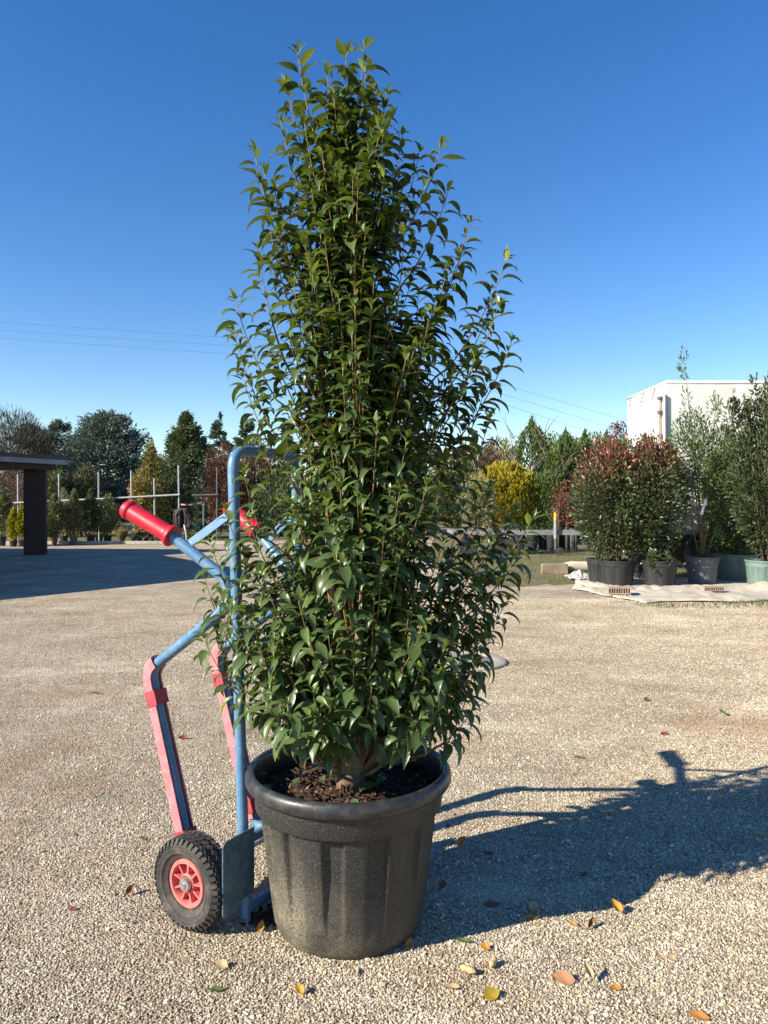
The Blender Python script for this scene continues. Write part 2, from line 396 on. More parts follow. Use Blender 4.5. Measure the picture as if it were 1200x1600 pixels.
# ------------------------------------------------------------------ main potted laurel
PC = Vector((-0.128, 2.69, 0))
laurel = thing('potted_laurel', 'tall leafy green laurel tree in a big black pot by the hand truck', 'potted tree', PC)
def pot_r(r, z, q, i):
    if 0.03 < z < 0.418 and i > 1:
        k = 13; ph = (q * k / (2 * math.pi)) % 1.0
        e = 1 / (1 + math.exp(-(abs(ph - .5) - .22) * 80))       # 0 in the flute, 1 on the rib
        fade = min(1, (0.418 - z) / .012) * min(1, max(0, (z - .06)) / .22)
        return r - 0.019 * (1 - e) * fade
    return r
prof = [(0.0, 0.006), (0.245, 0.0), (0.258, 0.006), (0.262, 0.02)]
for i in range(15): z = .035 + (.405 - .035) * i / 14; prof.append((0.263 + .053 * (z / .405) ** .85, z))
prof += [(0.317, .416), (0.318, .419), (0.330, .424), (0.336, .432), (0.343, .505), (0.345, .52)]
MB().lathe(prof, 364, rfun=pot_r, caps=False).build('pot', M_pot, laurel, True, 50)
rimp = [(0.343, .508), (0.352, .504), (0.364, .508), (0.371, .519), (0.3725, .533), (0.370, .546), (0.363, .556), (0.352, .560), (0.343, .557), (0.338, .548), (0.336, .52), (0.325, .44)]
MB().lathe(rimp, 96, caps=False).build('pot_rim', M_rimplastic, laurel, True)
# soil
r = random.Random(4); mb = MB(); nr, na = 14, 48
vs = [(0, 0, .487)]
for i in range(1, nr + 1):
    for k in range(na):
        q = 2 * math.pi * k / na; R = .334 * i / nr
        vs.append((R * math.cos(q), R * math.sin(q), .487 - .018 * (i / nr) ** 2 + r.uniform(-.006, .006)))
fs = [(0, 1 + k, 1 + (k + 1) % na) for k in range(na)]
for i in range(nr - 1):
    for k in range(na):
        a, b2 = 1 + i * na, 1 + (i + 1) * na; fs.append((a + k, b2 + k, b2 + (k + 1) % na, a + (k + 1) % na))
mb.add(vs, fs).build('soil', M_soil, laurel, True)
n = 1500; q = RNG.random(n) * 6.283; R = .325 * np.sqrt(RNG.random(n))
c = np.stack([R * np.cos(q), R * np.sin(q), .487 - .018 * (R / .334) ** 2 + RNG.uniform(0, .010, n)], 1)
d = RNG.normal(size=(n, 3)); d[:, 2] *= .35
v, f, t = cards(c, d, RNG.uniform(.012, .034, n), RNG.uniform(.006, .016, n), RNG.random(n) ** 1.5, .5)
o = link('bark_mulch', np_mesh('bark_mulch', v, f, t), M_chip, laurel); tag(o, kind='stuff')
for q, z, s in ((-1.17, .055, 1.0), (-2.02, .05, .9)):
    rr = .2655; Mx = Matrix.Translation((rr * math.cos(q), rr * math.sin(q), z)) @ Matrix.Rotation(q, 4, 'Z') @ Matrix.Rotation(math.pi / 2 - .13, 4, 'Y')
    MB().lathe([(0.0, .001), (.017 * s, .001), (.019 * s, -.004)], 14, M=Mx).build('drain_hole', M_black, laurel)  # solid black disc, the shade inside the hole put into its colour

# envelope of the crown from silhouette rows: (row, left, right)
ENV = [(70, 488, 572), (150, 470, 598), (200, 458, 614), (250, 450, 634), (300, 450, 642), (350, 448, 655), (400, 440, 668), (470, 418, 690),
       (530, 404, 712), (600, 402, 728), (660, 404, 734), (720, 400, 742), (800, 374, 768), (880, 344, 794), (950, 330, 788), (1000, 330, 770), (1060, 348, 756), (1120, 394, 742), (1175, 430, 725)]
ez = np.array([CH - (y - HZ) / F * 2.69 for y, _, _ in ENV])[::-1]
el = np.array([sc(a - 600, 2.69) for _, a, _ in ENV])[::-1]; er = np.array([sc(b_ - 600, 2.69) for _, _, b_ in ENV])[::-1]
def env(z): return float(np.interp(z, ez, el)), float(np.interp(z, ez, er))
TR = [Vector(p) for p in ((-.122, 2.655, .47), (-.112, 2.66, .62), (-.095, 2.675, .95), (-.085, 2.69, 1.4), (-.08, 2.69, 1.9), (-.10, 2.69, 2.45), (-.125, 2.69, 2.8))]
def trunk_at(z):
    for a, b_ in zip(TR, TR[1:]):
        if z <= b_.z: return a.lerp(b_, max(0, (z - a.z) / (b_.z - a.z)))
    return TR[-1]
L0 = PC
def loc(p): return Vector(p) - L0
MB().tube([loc(p) for p in fillet(TR, .3, 4)], [0.046 - .0012 * i if i > 1 else .052 - .004 * i for i in range(len(fillet(TR, .3, 4)))], 10).build('trunk', M_bark, laurel, True)
rng = random.Random(11)
for k in range(7):                         # secondary stems leaving the stool
    q = rng.uniform(0, 6.28); R1 = rng.uniform(.12, .2)
    b0 = trunk_at(.50 + .05 * k); top = Vector((b0.x + R1 * math.cos(q), b0.y + R1 * math.sin(q), rng.uniform(1.5, 2.1)))
    mid = Vector((b0.x + R1 * .9 * math.cos(q), b0.y + R1 * .9 * math.sin(q), b0.z + .45))
    pts = fillet([b0, mid, top], .5, 8)
    MB().tube([loc(p) for p in pts], [0.020 * (1 - .75 * i / (len(pts) - 1)) for i in range(len(pts))], 7).build('stem', M_bark, laurel, True)

# leaf templates: forward x, side y, up z, unit length
def leaf_template(droop, fold, wid, twist=0.0):
    st = [-0.16, 0.0, 0.12, 0.28, 0.46, 0.64, 0.82, 1.0]; wd = [0.02, 0.035, .62, .95, 1.0, .76, .36, 0.015]
    vs = []; x = z = 0; ang = .15; prev = st[0]
    for t, w in zip(st, wd):
        ds_ = t - prev; prev = t
        ang = .25 - droop * max(0, t) ** 1.1
        x += math.cos(ang) * ds_; z += math.sin(ang) * ds_
        hw = w * wid / 2; tw = twist * max(0, t)
        up = Vector((-math.sin(ang), 0, math.cos(ang)))
        for sgn in (-1, 0, 1):
            a = fold + (0.12 * math.sin(t * 9) if sgn else 0)
            off = Vector((0, sgn * hw * math.cos(a), 0)) + up * (abs(sgn) * hw * math.sin(a))
            yy, zz = off.y, off.z
            vs.append((x + off.x, yy * math.cos(tw) - zz * math.sin(tw), z + yy * math.sin(tw) + zz * math.cos(tw)))
    n = len(st); fs = []
    for i in range(n - 1):
        for k in (0, 1): a = i * 3 + k; fs.append((a, a + 1, a + 4, a + 3))
    return np.array(vs), np.array(fs)
TPL = [leaf_template(.95, .35, .42), leaf_template(1.4, .45, .40, .3), leaf_template(1.8, .55, .40, -.35), leaf_template(.55, .25, .43, -.25), leaf_template(1.2, .72, .38, .2)]
leaves = []                                # (template, base, f, side, n, length, tint)
branch_curves = []
def add_leaf(base, D, az, ang, length, tint, r):
    D = D.normalized(); a = D.orthogonal().normalized(); b_ = D.cross(a)
    rad = a * math.cos(az) + b_ * math.sin(az)
    f = (D * math.cos(ang) + rad * math.sin(ang))
    f = (f + Vector((0, 0, -.12))).normalized()
    if base.z < 1.5: f = (f + Vector((0, 0, -.25 * (1.5 - base.z)))).normalized()
    up = D * .7 + Vector((0, 0, .8)) + Vector((r.gauss(0, .22), r.gauss(0, .22), r.gauss(0, .22)))
    nrm = up - f * up.dot(f)
    if nrm.length < 1e-3: nrm = f.orthogonal()
    nrm.normalize(); side = nrm.cross(f)
    leaves.append((r.choice((0, 1, 1, 2, 2, 3, 4)) if tint < .75 else r.choice((0, 3, 4)), base, f, side, nrm, length, tint))
def shoot(base, tip, r, vigor=1.0, attach=None, young=1.0):
    if attach is None: attach = r.random() < .3
    base, tip = Vector(base), Vector(tip); ln_ = (tip - base).length
    ctrl = base.lerp(tip, .5) + Vector((tip.x - base.x, tip.y - base.y, 0)) * .16 + Vector((0, 0, -.05 * ln_))
    pts = [base * (1 - t) ** 2 + ctrl * 2 * t * (1 - t) + tip * t * t for t in [i / 9 for i in range(10)]]
    pre = []
    if attach:
        rad = math.hypot(base.x - trunk_at(base.z).x, base.y - trunk_at(base.z).y)
        za = max(.52, base.z - .18 - .75 * rad); A = trunk_at(za)
        c1 = A.lerp(base, .55) + Vector((0, 0, -.05))
        pre = [A * (1 - t) ** 2 + c1 * 2 * t * (1 - t) + base * t * t for t in (0, .25, .5, .75)]
    else:
        A = base.lerp(trunk_at(max(.52, base.z - .22)), .45); c1 = A.lerp(base, .5) + Vector((0, 0, -.03))
        pre = [A, A.lerp(c1, .6).lerp(base, .2), A.lerp(base, .7)]
    allp = pre + pts; m = len(allp)
    branch_curves.append((allp, [(0.006 if attach else .003) * (1 - i / (m - 1)) ** 1.5 + .0014 for i in range(m)]))
    nl = max(8, int(ln_ / .0138)); az = r.uniform(0, 6.28)
    for i in range(nl):
        t = -.12 + 1.12 * (i + r.random() * .5) / nl; t = min(t, 1)
        k = max(0, t) * 9; j = min(8, int(k)); p = pts[j].lerp(pts[j + 1], k - j); D = pts[j + 1] - pts[j]
        az += 2.4 + r.gauss(0, .25)
        tipness = max(0, (t - .78) / .22)
        length = r.uniform(.055, .108) * vigor * (1 - .42 * tipness)
        tint = min(1, max(0, r.gauss(.32, .26) + young * (.75 * tipness ** 1.1)))
        if r.random() < .05: tint = min(1, tint + .35)
        add_leaf(p, D, az, math.radians(r.uniform(52, 80) * (1 - .5 * tipness)), length, tint, r)
    for i in range(4):
        az += 1.9; add_leaf(tip, pts[9] - pts[8], az, math.radians(r.uniform(12, 40)), r.uniform(.025, .05) * vigor, min(1, r.uniform(.6, 1.0) * (.4 + .6 * young)), r)
KEY = [((465, 82), (503, 250), -.02), ((570, 74), (548, 215), .0), ((541, 84), (536, 210), .05), ((604, 150), (575, 265), .02), ((628, 214), (598, 340), .0),
       ((512, 110), (520, 240), .1), ((448, 130), (490, 280), .05), ((398, 240), (455, 425), -.05), ((690, 226), (632, 365), -.03), ((700, 300), (640, 430), .02), ((733, 350), (660, 525), -.05),
       ((790, 408), (700, 575), -.05), ((800, 533), (705, 700), -.04), ((368, 470), (432, 625), -.05), ((402, 390), (445, 565), -.02), ((366, 520), (430, 680), .06), ((380, 592), (452, 745), .0),
       ((330, 850), (400, 1000), -.12), ((320, 905), (392, 1060), .05), ((318, 995), (392, 1110), -.08), ((832, 812), (690, 960), -.08), ((806, 800), (690, 940), .08), ((802, 870), (690, 1010), -.02),
       ((752, 985), (695, 1130), .0), ((742, 1040), (700, 1160), -.1), ((738, 1110), (680, 1170), .05), ((382, 742), (412, 840), -.15), ((770, 470), (690, 620), .1),
       ((760, 600), (690, 760), .0), ((700, 420), (640, 560), -.1), ((430, 300), (470, 450), .05), ((440, 195), (485, 330), .0),
       ((780, 905), (670, 1040), -.1), ((792, 940), (680, 1070), .05), ((772, 838), (680, 980), -.15), ((822, 850), (700, 985), .03), ((768, 765), (690, 900), .0), ((762, 1000), (680, 1120), -.12),
       ((655, 240), (610, 380), .05), ((722, 395), (650, 540), .05), ((778, 480), (700, 640), -.12), ((412, 265), (460, 420), .06), ((420, 345), (460, 500), -.08), ((352, 800), (420, 930), -.1), ((345, 930), (420, 1060), -.2), ((742, 560), (670, 700), -.1), ((765, 655), (700, 800), -.05)]
for (tx, ty), (bx, by), dd in KEY:
    shoot(P(bx, by, 2.69 + dd * .5), P(tx, ty, 2.69 + dd), rng, 1.0)
NSH = 370; k = 0
while k < NSH:
    u = rng.random(); z = .72 + 2.38 * (u ** 1.12)
    xl, xr = env(z); hw = (xr - xl) / 2; q = rng.uniform(0, 2 * math.pi)
    if rng.random() > hw / .46: continue
    rho = (rng.random() ** .5) * .92
    cx = (xl + xr) / 2
    T = Vector((cx + rho * hw * math.cos(q), 2.69 + rho * hw * .92 * math.sin(q), z))
    th = math.radians(10 + 34 * rho * (1 - (z - .6) / 3.4) + rng.gauss(0, 6)); ln_ = rng.uniform(.24, .46) * (0.8 if z < 1.0 else 1)
    dr = Vector((math.cos(q) * math.sin(th), math.sin(q) * math.sin(th), math.cos(th)))
    B = T - dr * ln_
    if B.z < .66: B.z = .66 + .1 * rng.random()
    if (T - B).length < .12: continue
    shoot(B, T, rng, rng.uniform(.9, 1.12)); k += 1
for k in range(18):                        # low skirt hanging over the pot rim
    q = rng.uniform(0, 6.28); R1 = rng.uniform(.17, .31); z = rng.uniform(.72, .90)
    T = Vector((-.10 + R1 * math.cos(q), 2.69 + R1 * math.sin(q), z)); B = Vector((-.10 + R1 * .35 * math.cos(q), 2.69 + R1 * .35 * math.sin(q), z - rng.uniform(-.02, .12)))
    shoot(B, T, rng, .95, young=.4)
branch_curves.sort(key=lambda b: min((p - Vector((0, 0, CH))).length for p in b[0]))
for k in range(16):                        # a few shed leaves on the soil
    q = rng.uniform(0, 6.28); R1 = rng.uniform(.08, .30); a = rng.uniform(0, 6.28); f_ = Vector((math.cos(a), math.sin(a), .08)).normalized(); n_ = Vector((rng.gauss(0, .25), rng.gauss(0, .25) - .2, 1)); n_ = (n_ - f_ * n_.dot(f_)).normalized()
    leaves.append((rng.choice((0, 3)), Vector((PC.x + R1 * math.cos(q), PC.y + R1 * math.sin(q), .507)), f_, n_.cross(f_), n_, rng.uniform(.05, .075), rng.uniform(.3, 1)))
for pts, rad in branch_curves[:300]:
    MB().tube([loc(p) for p in pts], rad, 5).build('branch', M_twig, laurel, True)
mb = MB()
for pts, rad in branch_curves[300:]: mb.tube([loc(p) for p in pts], rad, 5)
tag(mb.build('twigs', M_twig, laurel, True), kind='stuff')
# the 300 largest (nearest) leaves are single objects, the rest is one part
camp = Vector((0, 0, CH))
order = sorted(range(len(leaves)), key=lambda i: (leaves[i][1] - camp).length - leaves[i][5] * 1.5)
single = set(order[:300]); cache = {}
for i in order[:300]:
    ti, base, f, side, nrm, ln_, tint = leaves[i]; key = (ti, min(4, int(tint * 5)))
    if key not in cache:
        v, fc = TPL[ti]; cache[key] = np_mesh('leaf', v, fc, np.full(len(v), (key[1] + .5) / 5), True); cache[key].materials.append(M_leaf)
    o = bpy.data.objects.new('leaf', cache[key]); COL.objects.link(o); o.parent = laurel
    Mx = Matrix((f * ln_, side * ln_, nrm * ln_)).transposed().to_4x4(); Mx.translation = loc(base); o.matrix_basis = Mx
V, FC, T_ = [], [], []; off = 0
for i, (ti, base, f, side, nrm, ln_, tint) in enumerate(leaves):
    if i in single: continue
    v, fc = TPL[ti]; R_ = np.array([f, side, nrm]) * ln_
    V.append(v @ R_ + np.array(loc(base))); FC.append(fc + off); T_.append(np.full(len(v), tint)); off += len(v)
o = link('foliage', np_mesh('foliage', np.concatenate(V), np.concatenate(FC), np.concatenate(T_), True), M_leaf, laurel); tag(o, kind='stuff')

# ------------------------------------------------------------------ hand truck
HO = Vector((-.5, 2.665, 0)); HB = Vector((-.85, .527, 0)).normalized(); HU = Vector((HB.y, -HB.x, 0))
truck = thing('hand_truck', 'blue tubular hand truck with red grips beside the potted laurel', 'hand truck', HO)
def H(s, w, z): return HB * s + HU * w + Vector((0, 0, z))
WID = .365
MB().tube(fillet([H(0, 0, .004), H(.062, 0, 1.703), H(.062, WID, 1.703), H(0, WID, .004)], .075, 9), .0205, 16).build('upright_frame', M_blue, truck, True, 60)
HM = Matrix((HB, HU, Vector((0, 0, 1)))).transposed()
for sg, w0 in ((-1, 0.0), (1, WID)):
    gi_, go_ = H(.312, w0 + sg * .06, 1.385), H(.522, w0 + sg * .1, 1.49)
    path = fillet([go_, gi_, H(.088, w0, 1.228), H(.086, w0, 1.128), H(.5, w0, .853), H(.272, w0, .15), H(.0, w0, .15)], .075, 7)
    MB().tube(path, .0215, 14).build('side_tube', M_blue, truck, True, 60)
    ax = (go_ - gi_).normalized(); ln_ = (go_ - gi_).length
    Mx = Matrix.Translation(gi_) @ ax.to_track_quat('Z', 'Y').to_matrix().to_4x4()
    gp = [(.0222, -.004), (.034, -.006), (.0425, -.002), (.0435, .006), (.041, .012), (.036, .017), (.0345, .022)]
    gp += [(.0335 + .0006 * ((i % 2) * 2 - 1), .026 + i * (ln_ - .06) / 24) for i in range(25)]
    gp += [(.0345, ln_ - .03), (.039, ln_ - .026), (.0395, ln_ - .016), (.036, ln_ - .008), (.034, ln_), (.025, ln_ + .004), (0.004, ln_ + .005)]
    MB().lathe(gp, 24, M=Mx).build('grip', M_redgrip, truck, True, 50)
    a, b2 = H(.24, w0 + sg * .04, 1.358), H(.068, w0 + sg * .004, 1.472)
    d_ = (b2 - a); zz = d_.normalized(); yy = HU - zz * HU.dot(zz); yy.normalize(); xx = yy.cross(zz)
    MB().box((a + b2) / 2, (.0025, .0155, d_.length / 2), Matrix((yy.cross(zz), yy, zz)).transposed() @ Matrix.Rotation(math.pi / 2, 3, 'Z')).build('brace', M_blue, truck)
    # faded skid channel wrapped round the back of the tube
    rp = [p for p in path if (p.z < .885 and p.z > .62 and (p - H(.5, w0, .853)).length < .10)]
    rp = rp + [H(.272 + .228 * t, w0, .15 + .703 * t) for t in (.8, .6, .4, .2, .05)]
    vs, fs = [], []; na = 11
    for i, p in enumerate(rp):
        t = (rp[min(i + 1, len(rp) - 1)] - rp[max(i - 1, 0)]).normalized(); bk = HU.cross(t).normalized()
        if bk.dot(HB) < 0: bk = -bk
        ring = [(-.019, -.0285), (.004, -.0295), (.020, -.029), (.029, -.024), (.0325, -.012), (.033, 0), (.0325, .012), (.029, .024), (.020, .029), (.004, .0295), (-.019, .0285),
                (-.019, .0235), (.004, .024), (.016, .0235), (.022, .019), (.0245, .010), (.025, 0), (.0245, -.010), (.022, -.019), (.016, -.0235), (.004, -.024), (-.019, -.0235)]
        vs += [p + bk * x + HU * y for x, y in ring]
    nn = na * 2
    for i in range(len(rp) - 1):
        for k in range(nn): k2 = (k + 1) % nn; fs.append((i * nn + k, i * nn + k2, (i + 1) * nn + k2, (i + 1) * nn + k))
    fs += [tuple(range(nn)), tuple((len(rp) - 1) * nn + k for k in range(nn - 1, -1, -1))]
    rn = MB().add(vs, fs).build('skid_runner', M_pink, truck, True, 40)
    for zc in (.745, .235):
        s_ = .272 + (.5 - .272) * (zc - .15) / (.853 - .15); dn = (H(.5, 0, .853) - H(.272, 0, .15)).normalized()
        bk = (HB - dn * HB.dot(dn)).normalized()
        c0 = H(s_, w0, zc) - bk * .002
        ring = [(-.027, -.031), (.018, -.0335), (.033, -.027), (.0365, 0), (.033, .027), (.018, .0335), (-.027, .031)]
        mbk = MB(); vs = [c0 + bk * x + HU * y + dn * h for h in (-.029, .029) for x, y in ring]; k7 = len(ring)
        mbk.add(vs, [tuple(range(k7)), tuple(range(2 * k7 - 1, k7 - 1, -1))] + [(k, k7 + k, k7 + (k + 1) % k7, (k + 1) % k7) for k in range(k7)])
        mbk.build('runner_clip', M_redclip, rn)
    # plate that keeps the load off the wheel
    w_in, w_out, z0, z1, rc = w0 - sg * .018, w0 + sg * .14, .078, .342, .02
    out = [(w_in, z0 + .03), (w_in, z1)]
    for q in np.linspace(0, math.pi / 2, 6): out.append((w_out - sg * rc + sg * rc * math.sin(q), z1 - rc + rc * math.cos(q)))
    for q in np.linspace(0, math.pi / 2, 6): out.append((w_out - sg * rc + sg * rc * math.cos(q), z0 + rc - rc * math.sin(q)))
    out += [(w0 + sg * .07, z0 + .002), (w0 + sg * .05, z0 + .03)]
    k = len(out); vs = [H(s_, a, b_) for s_ in (-.0265, -.0215) for a, b_ in out]
    fs = [tuple(range(k)), tuple(range(2 * k - 1, k - 1, -1))] + [(i, k + i, k + (i + 1) % k, (i + 1) % k) for i in range(k)]
    MB().add(vs, fs).build('wheel_guard', M_steelblue, truck)
for z, s_ in ((.285, .0104), (.04, .0015), (1.115, .041)):
    MB().tube([H(s_, .012, z), H(s_, WID - .012, z)], .0185, 14).build('crossbar', M_blue, truck, True, 60)
AX, AZ = .142, .162
MB().tube([H(AX, -.165, AZ), H(AX, WID + .165, AZ)], .0095, 12).build('axle', M_hub, truck, True, 50)
def make_wheel():
    """axis along local +Z, outer face +Z"""
    root = bpy.data.objects.new('wheel', None); COL.objects.link(root); root.empty_display_size = .05
    hw = .05
    tp = [(.086, -hw * .55), (.098, -hw * .78), (.118, -hw * .98), (.136, -hw * 1.0), (.147, -hw * .86), (.153, -hw * .6), (.156, -hw * .25), (.1565, 0), (.156, hw * .25), (.153, hw * .6), (.147, hw * .86), (.1385, hw * .985), (.1365, hw * 1.03), (.1345, hw * .985), (.128, hw * .985), (.1265, hw * 1.01), (.125, hw * .975), (.112, hw * .93), (.1105, hw * .955), (.109, hw * .90), (.098, hw * .78), (.090, hw * .72), (.086, hw * .55), (.081, 0), (.086, -hw * .55)]
    mb = MB().lathe(tp, 72, caps=False)
    NB = 40
    for row, (rw, zz, ti) in enumerate(((.1555, -.026, -.45), (.1575, 0.0, 0), (.1555, .026, .45))):
        for i in range(NB):
            q = 2 * math.pi * (i + .5 * (row % 2)) / NB
            Mx = Matrix.Rotation(q, 3, 'Z') @ Matrix.Rotation(ti * .35, 3, 'Y') @ Matrix.Rotation(.785, 3, 'X')
            mb.box(Matrix.Rotation(q, 3, 'Z') @ Vector((rw, 0, zz)), (.0045, .0085, .0085), Mx)
    for sg in (-1, 1):
        for i in range(NB):
            q = 2 * math.pi * (i + .5) / NB
            Mx = Matrix.Rotation(q, 3, 'Z') @ Matrix.Rotation(-sg * .95, 3, 'Y')
            mb.box(Matrix.Rotation(q, 3, 'Z') @ Vector((.1475, 0, sg * .0425)), (.0048, .0062, .0105), Mx)
    mb.build('tyre', M_tyre, root, True, 35)
    rm = MB()
    rm.lathe([(.068, -.03), (.084, -.03), (.086, .0), (.0855, .031), (.082, .036), (.071, .036), (.068, .03), (.066, .0), (.068, -.03)], 48, caps=False)
    rm.lathe([(.026, -.03), (.026, .03), (.030, .033), (.034, .03), (.034, -.03), (.026, -.03)], 32, caps=False)
    rm.lathe([(.03, -.006), (.068, -.006), (.068, -.010), (.03, -.010), (.03, -.006)], 40, caps=False)
    for i in range(9):
        Mr = Matrix.Rotation(2 * math.pi * i / 9 + .12, 3, 'Z')
        rm.box(Mr @ Vector((.051, 0, .0105)), (.0185, .0032, .0195), Mr)
    rm.build('rim', M_rim, root, True, 35)
    hb = MB().lathe([(.009, -.034), (.024, -.034), (.0245, .040), (.022, .046), (.006, .047), (.004, .044), (0.001, .044)], 28)
    hb.build('hub_cap', M_hub, root, True, 40)
    return root
def copy_tree(o, parent=None):
    c = o.copy(); COL.objects.link(c); c.parent = parent
    for ch in o.children: copy_tree(ch, c)
    return c
wn = make_wheel(); wn.parent = truck
wf = copy_tree(wn, truck)
wn.location = H(AX, -.115, AZ); wn.rotation_euler = (-HU).to_track_quat('Z', 'Y').to_euler()
wf.location = H(AX, WID + .115, AZ); wf.rotation_euler = HU.to_track_quat('Z', 'Y').to_euler()
#PART2

# ------------------------------------------------------------------ things lying on the gravel
def fallen_mat(name, a, b_, c_):
    a, b_, c_ = (tuple(x * .72 for x in q) for q in (a, b_, c_))
    m, n, b = new_mat(name); v = coords(n, 'Object', (1, 1, 1))
    f = noise(n, v, 1.6, 5, .6)
    n.links.new(ramp(n, f, [(0.32, a), (0.5, b_), (0.7, c_)]), b.inputs['Base Color']); b.inputs['Roughness'].default_value = 0.6
    tr = n.nodes.new('ShaderNodeBsdfTranslucent'); tr.inputs['Color'].default_value = (*b_, 1)
    ms = n.nodes.new('ShaderNodeMixShader'); ms.inputs[0].default_value = .2
    n.links.new(b.outputs[0], ms.inputs[1]); n.links.new(tr.outputs[0], ms.inputs[2]); n.links.new(ms.outputs[0], n.nodes['Material Output'].inputs['Surface'])
    return m
FM = {'orange': fallen_mat('orange_leaf', (0.50, 0.19, 0.035), (0.62, 0.27, 0.05), (0.45, 0.13, 0.03)),
      'yellow': fallen_mat('yellow_leaf', (0.58, 0.36, 0.05), (0.62, 0.32, 0.03), (0.40, 0.18, 0.03)),
      'tan': fallen_mat('tan_leaf', (0.50, 0.36, 0.17), (0.58, 0.44, 0.24), (0.42, 0.27, 0.11)),
      'brown': fallen_mat('brown_leaf', (0.20, 0.085, 0.035), (0.27, 0.12, 0.05), (0.12, 0.05, 0.025)),
      'salmon': fallen_mat('salmon_leaf', (0.60, 0.27, 0.12), (0.66, 0.33, 0.17), (0.52, 0.20, 0.08)),
      'green': fallen_mat('green_leaf', (0.07, 0.12, 0.025), (0.12, 0.17, 0.04), (0.05, 0.08, 0.02)),
      'mixed': fallen_mat('yellow_green_leaf', (0.10, 0.15, 0.025), (0.50, 0.34, 0.03), (0.60, 0.26, 0.03)),
      'red': fallen_mat('red_leaf', (0.30, 0.05, 0.03), (0.36, 0.08, 0.04), (0.20, 0.03, 0.02))}
def flat_leaf(length, wid, curl, cup):
    vs, fs = [], []; st = np.linspace(0, 1, 9)
    for t in st:
        w = wid / 2 * (math.sin(math.pi * t ** .85) ** .8) if 0 < t < 1 else .0004
        ang = curl * (t - .5)
        for k in (-1, -.5, 0, .5, 1):
            y = k * w
            vs.append(((t - .5) * length * (1 - .12 * abs(curl)), y * math.cos(cup * abs(k)), curl * length * .5 * (t - .5) ** 2 * 2 + abs(k) ** 1.6 * w * math.sin(cup) + .0015 * math.sin(t * 11 + k * 3)))
    for i in range(8):
        for k in range(4): a = i * 5 + k; fs.append((a, a + 1, a + 6, a + 5))
    mb = MB().add(vs, fs); mb.tube([(-.5 * length, 0, curl * length * .25), (-.62 * length, .004, curl * length * .28), (-.72 * length, .009, curl * length * .3)], [.0011, .0009, .0008], 5)
    return mb
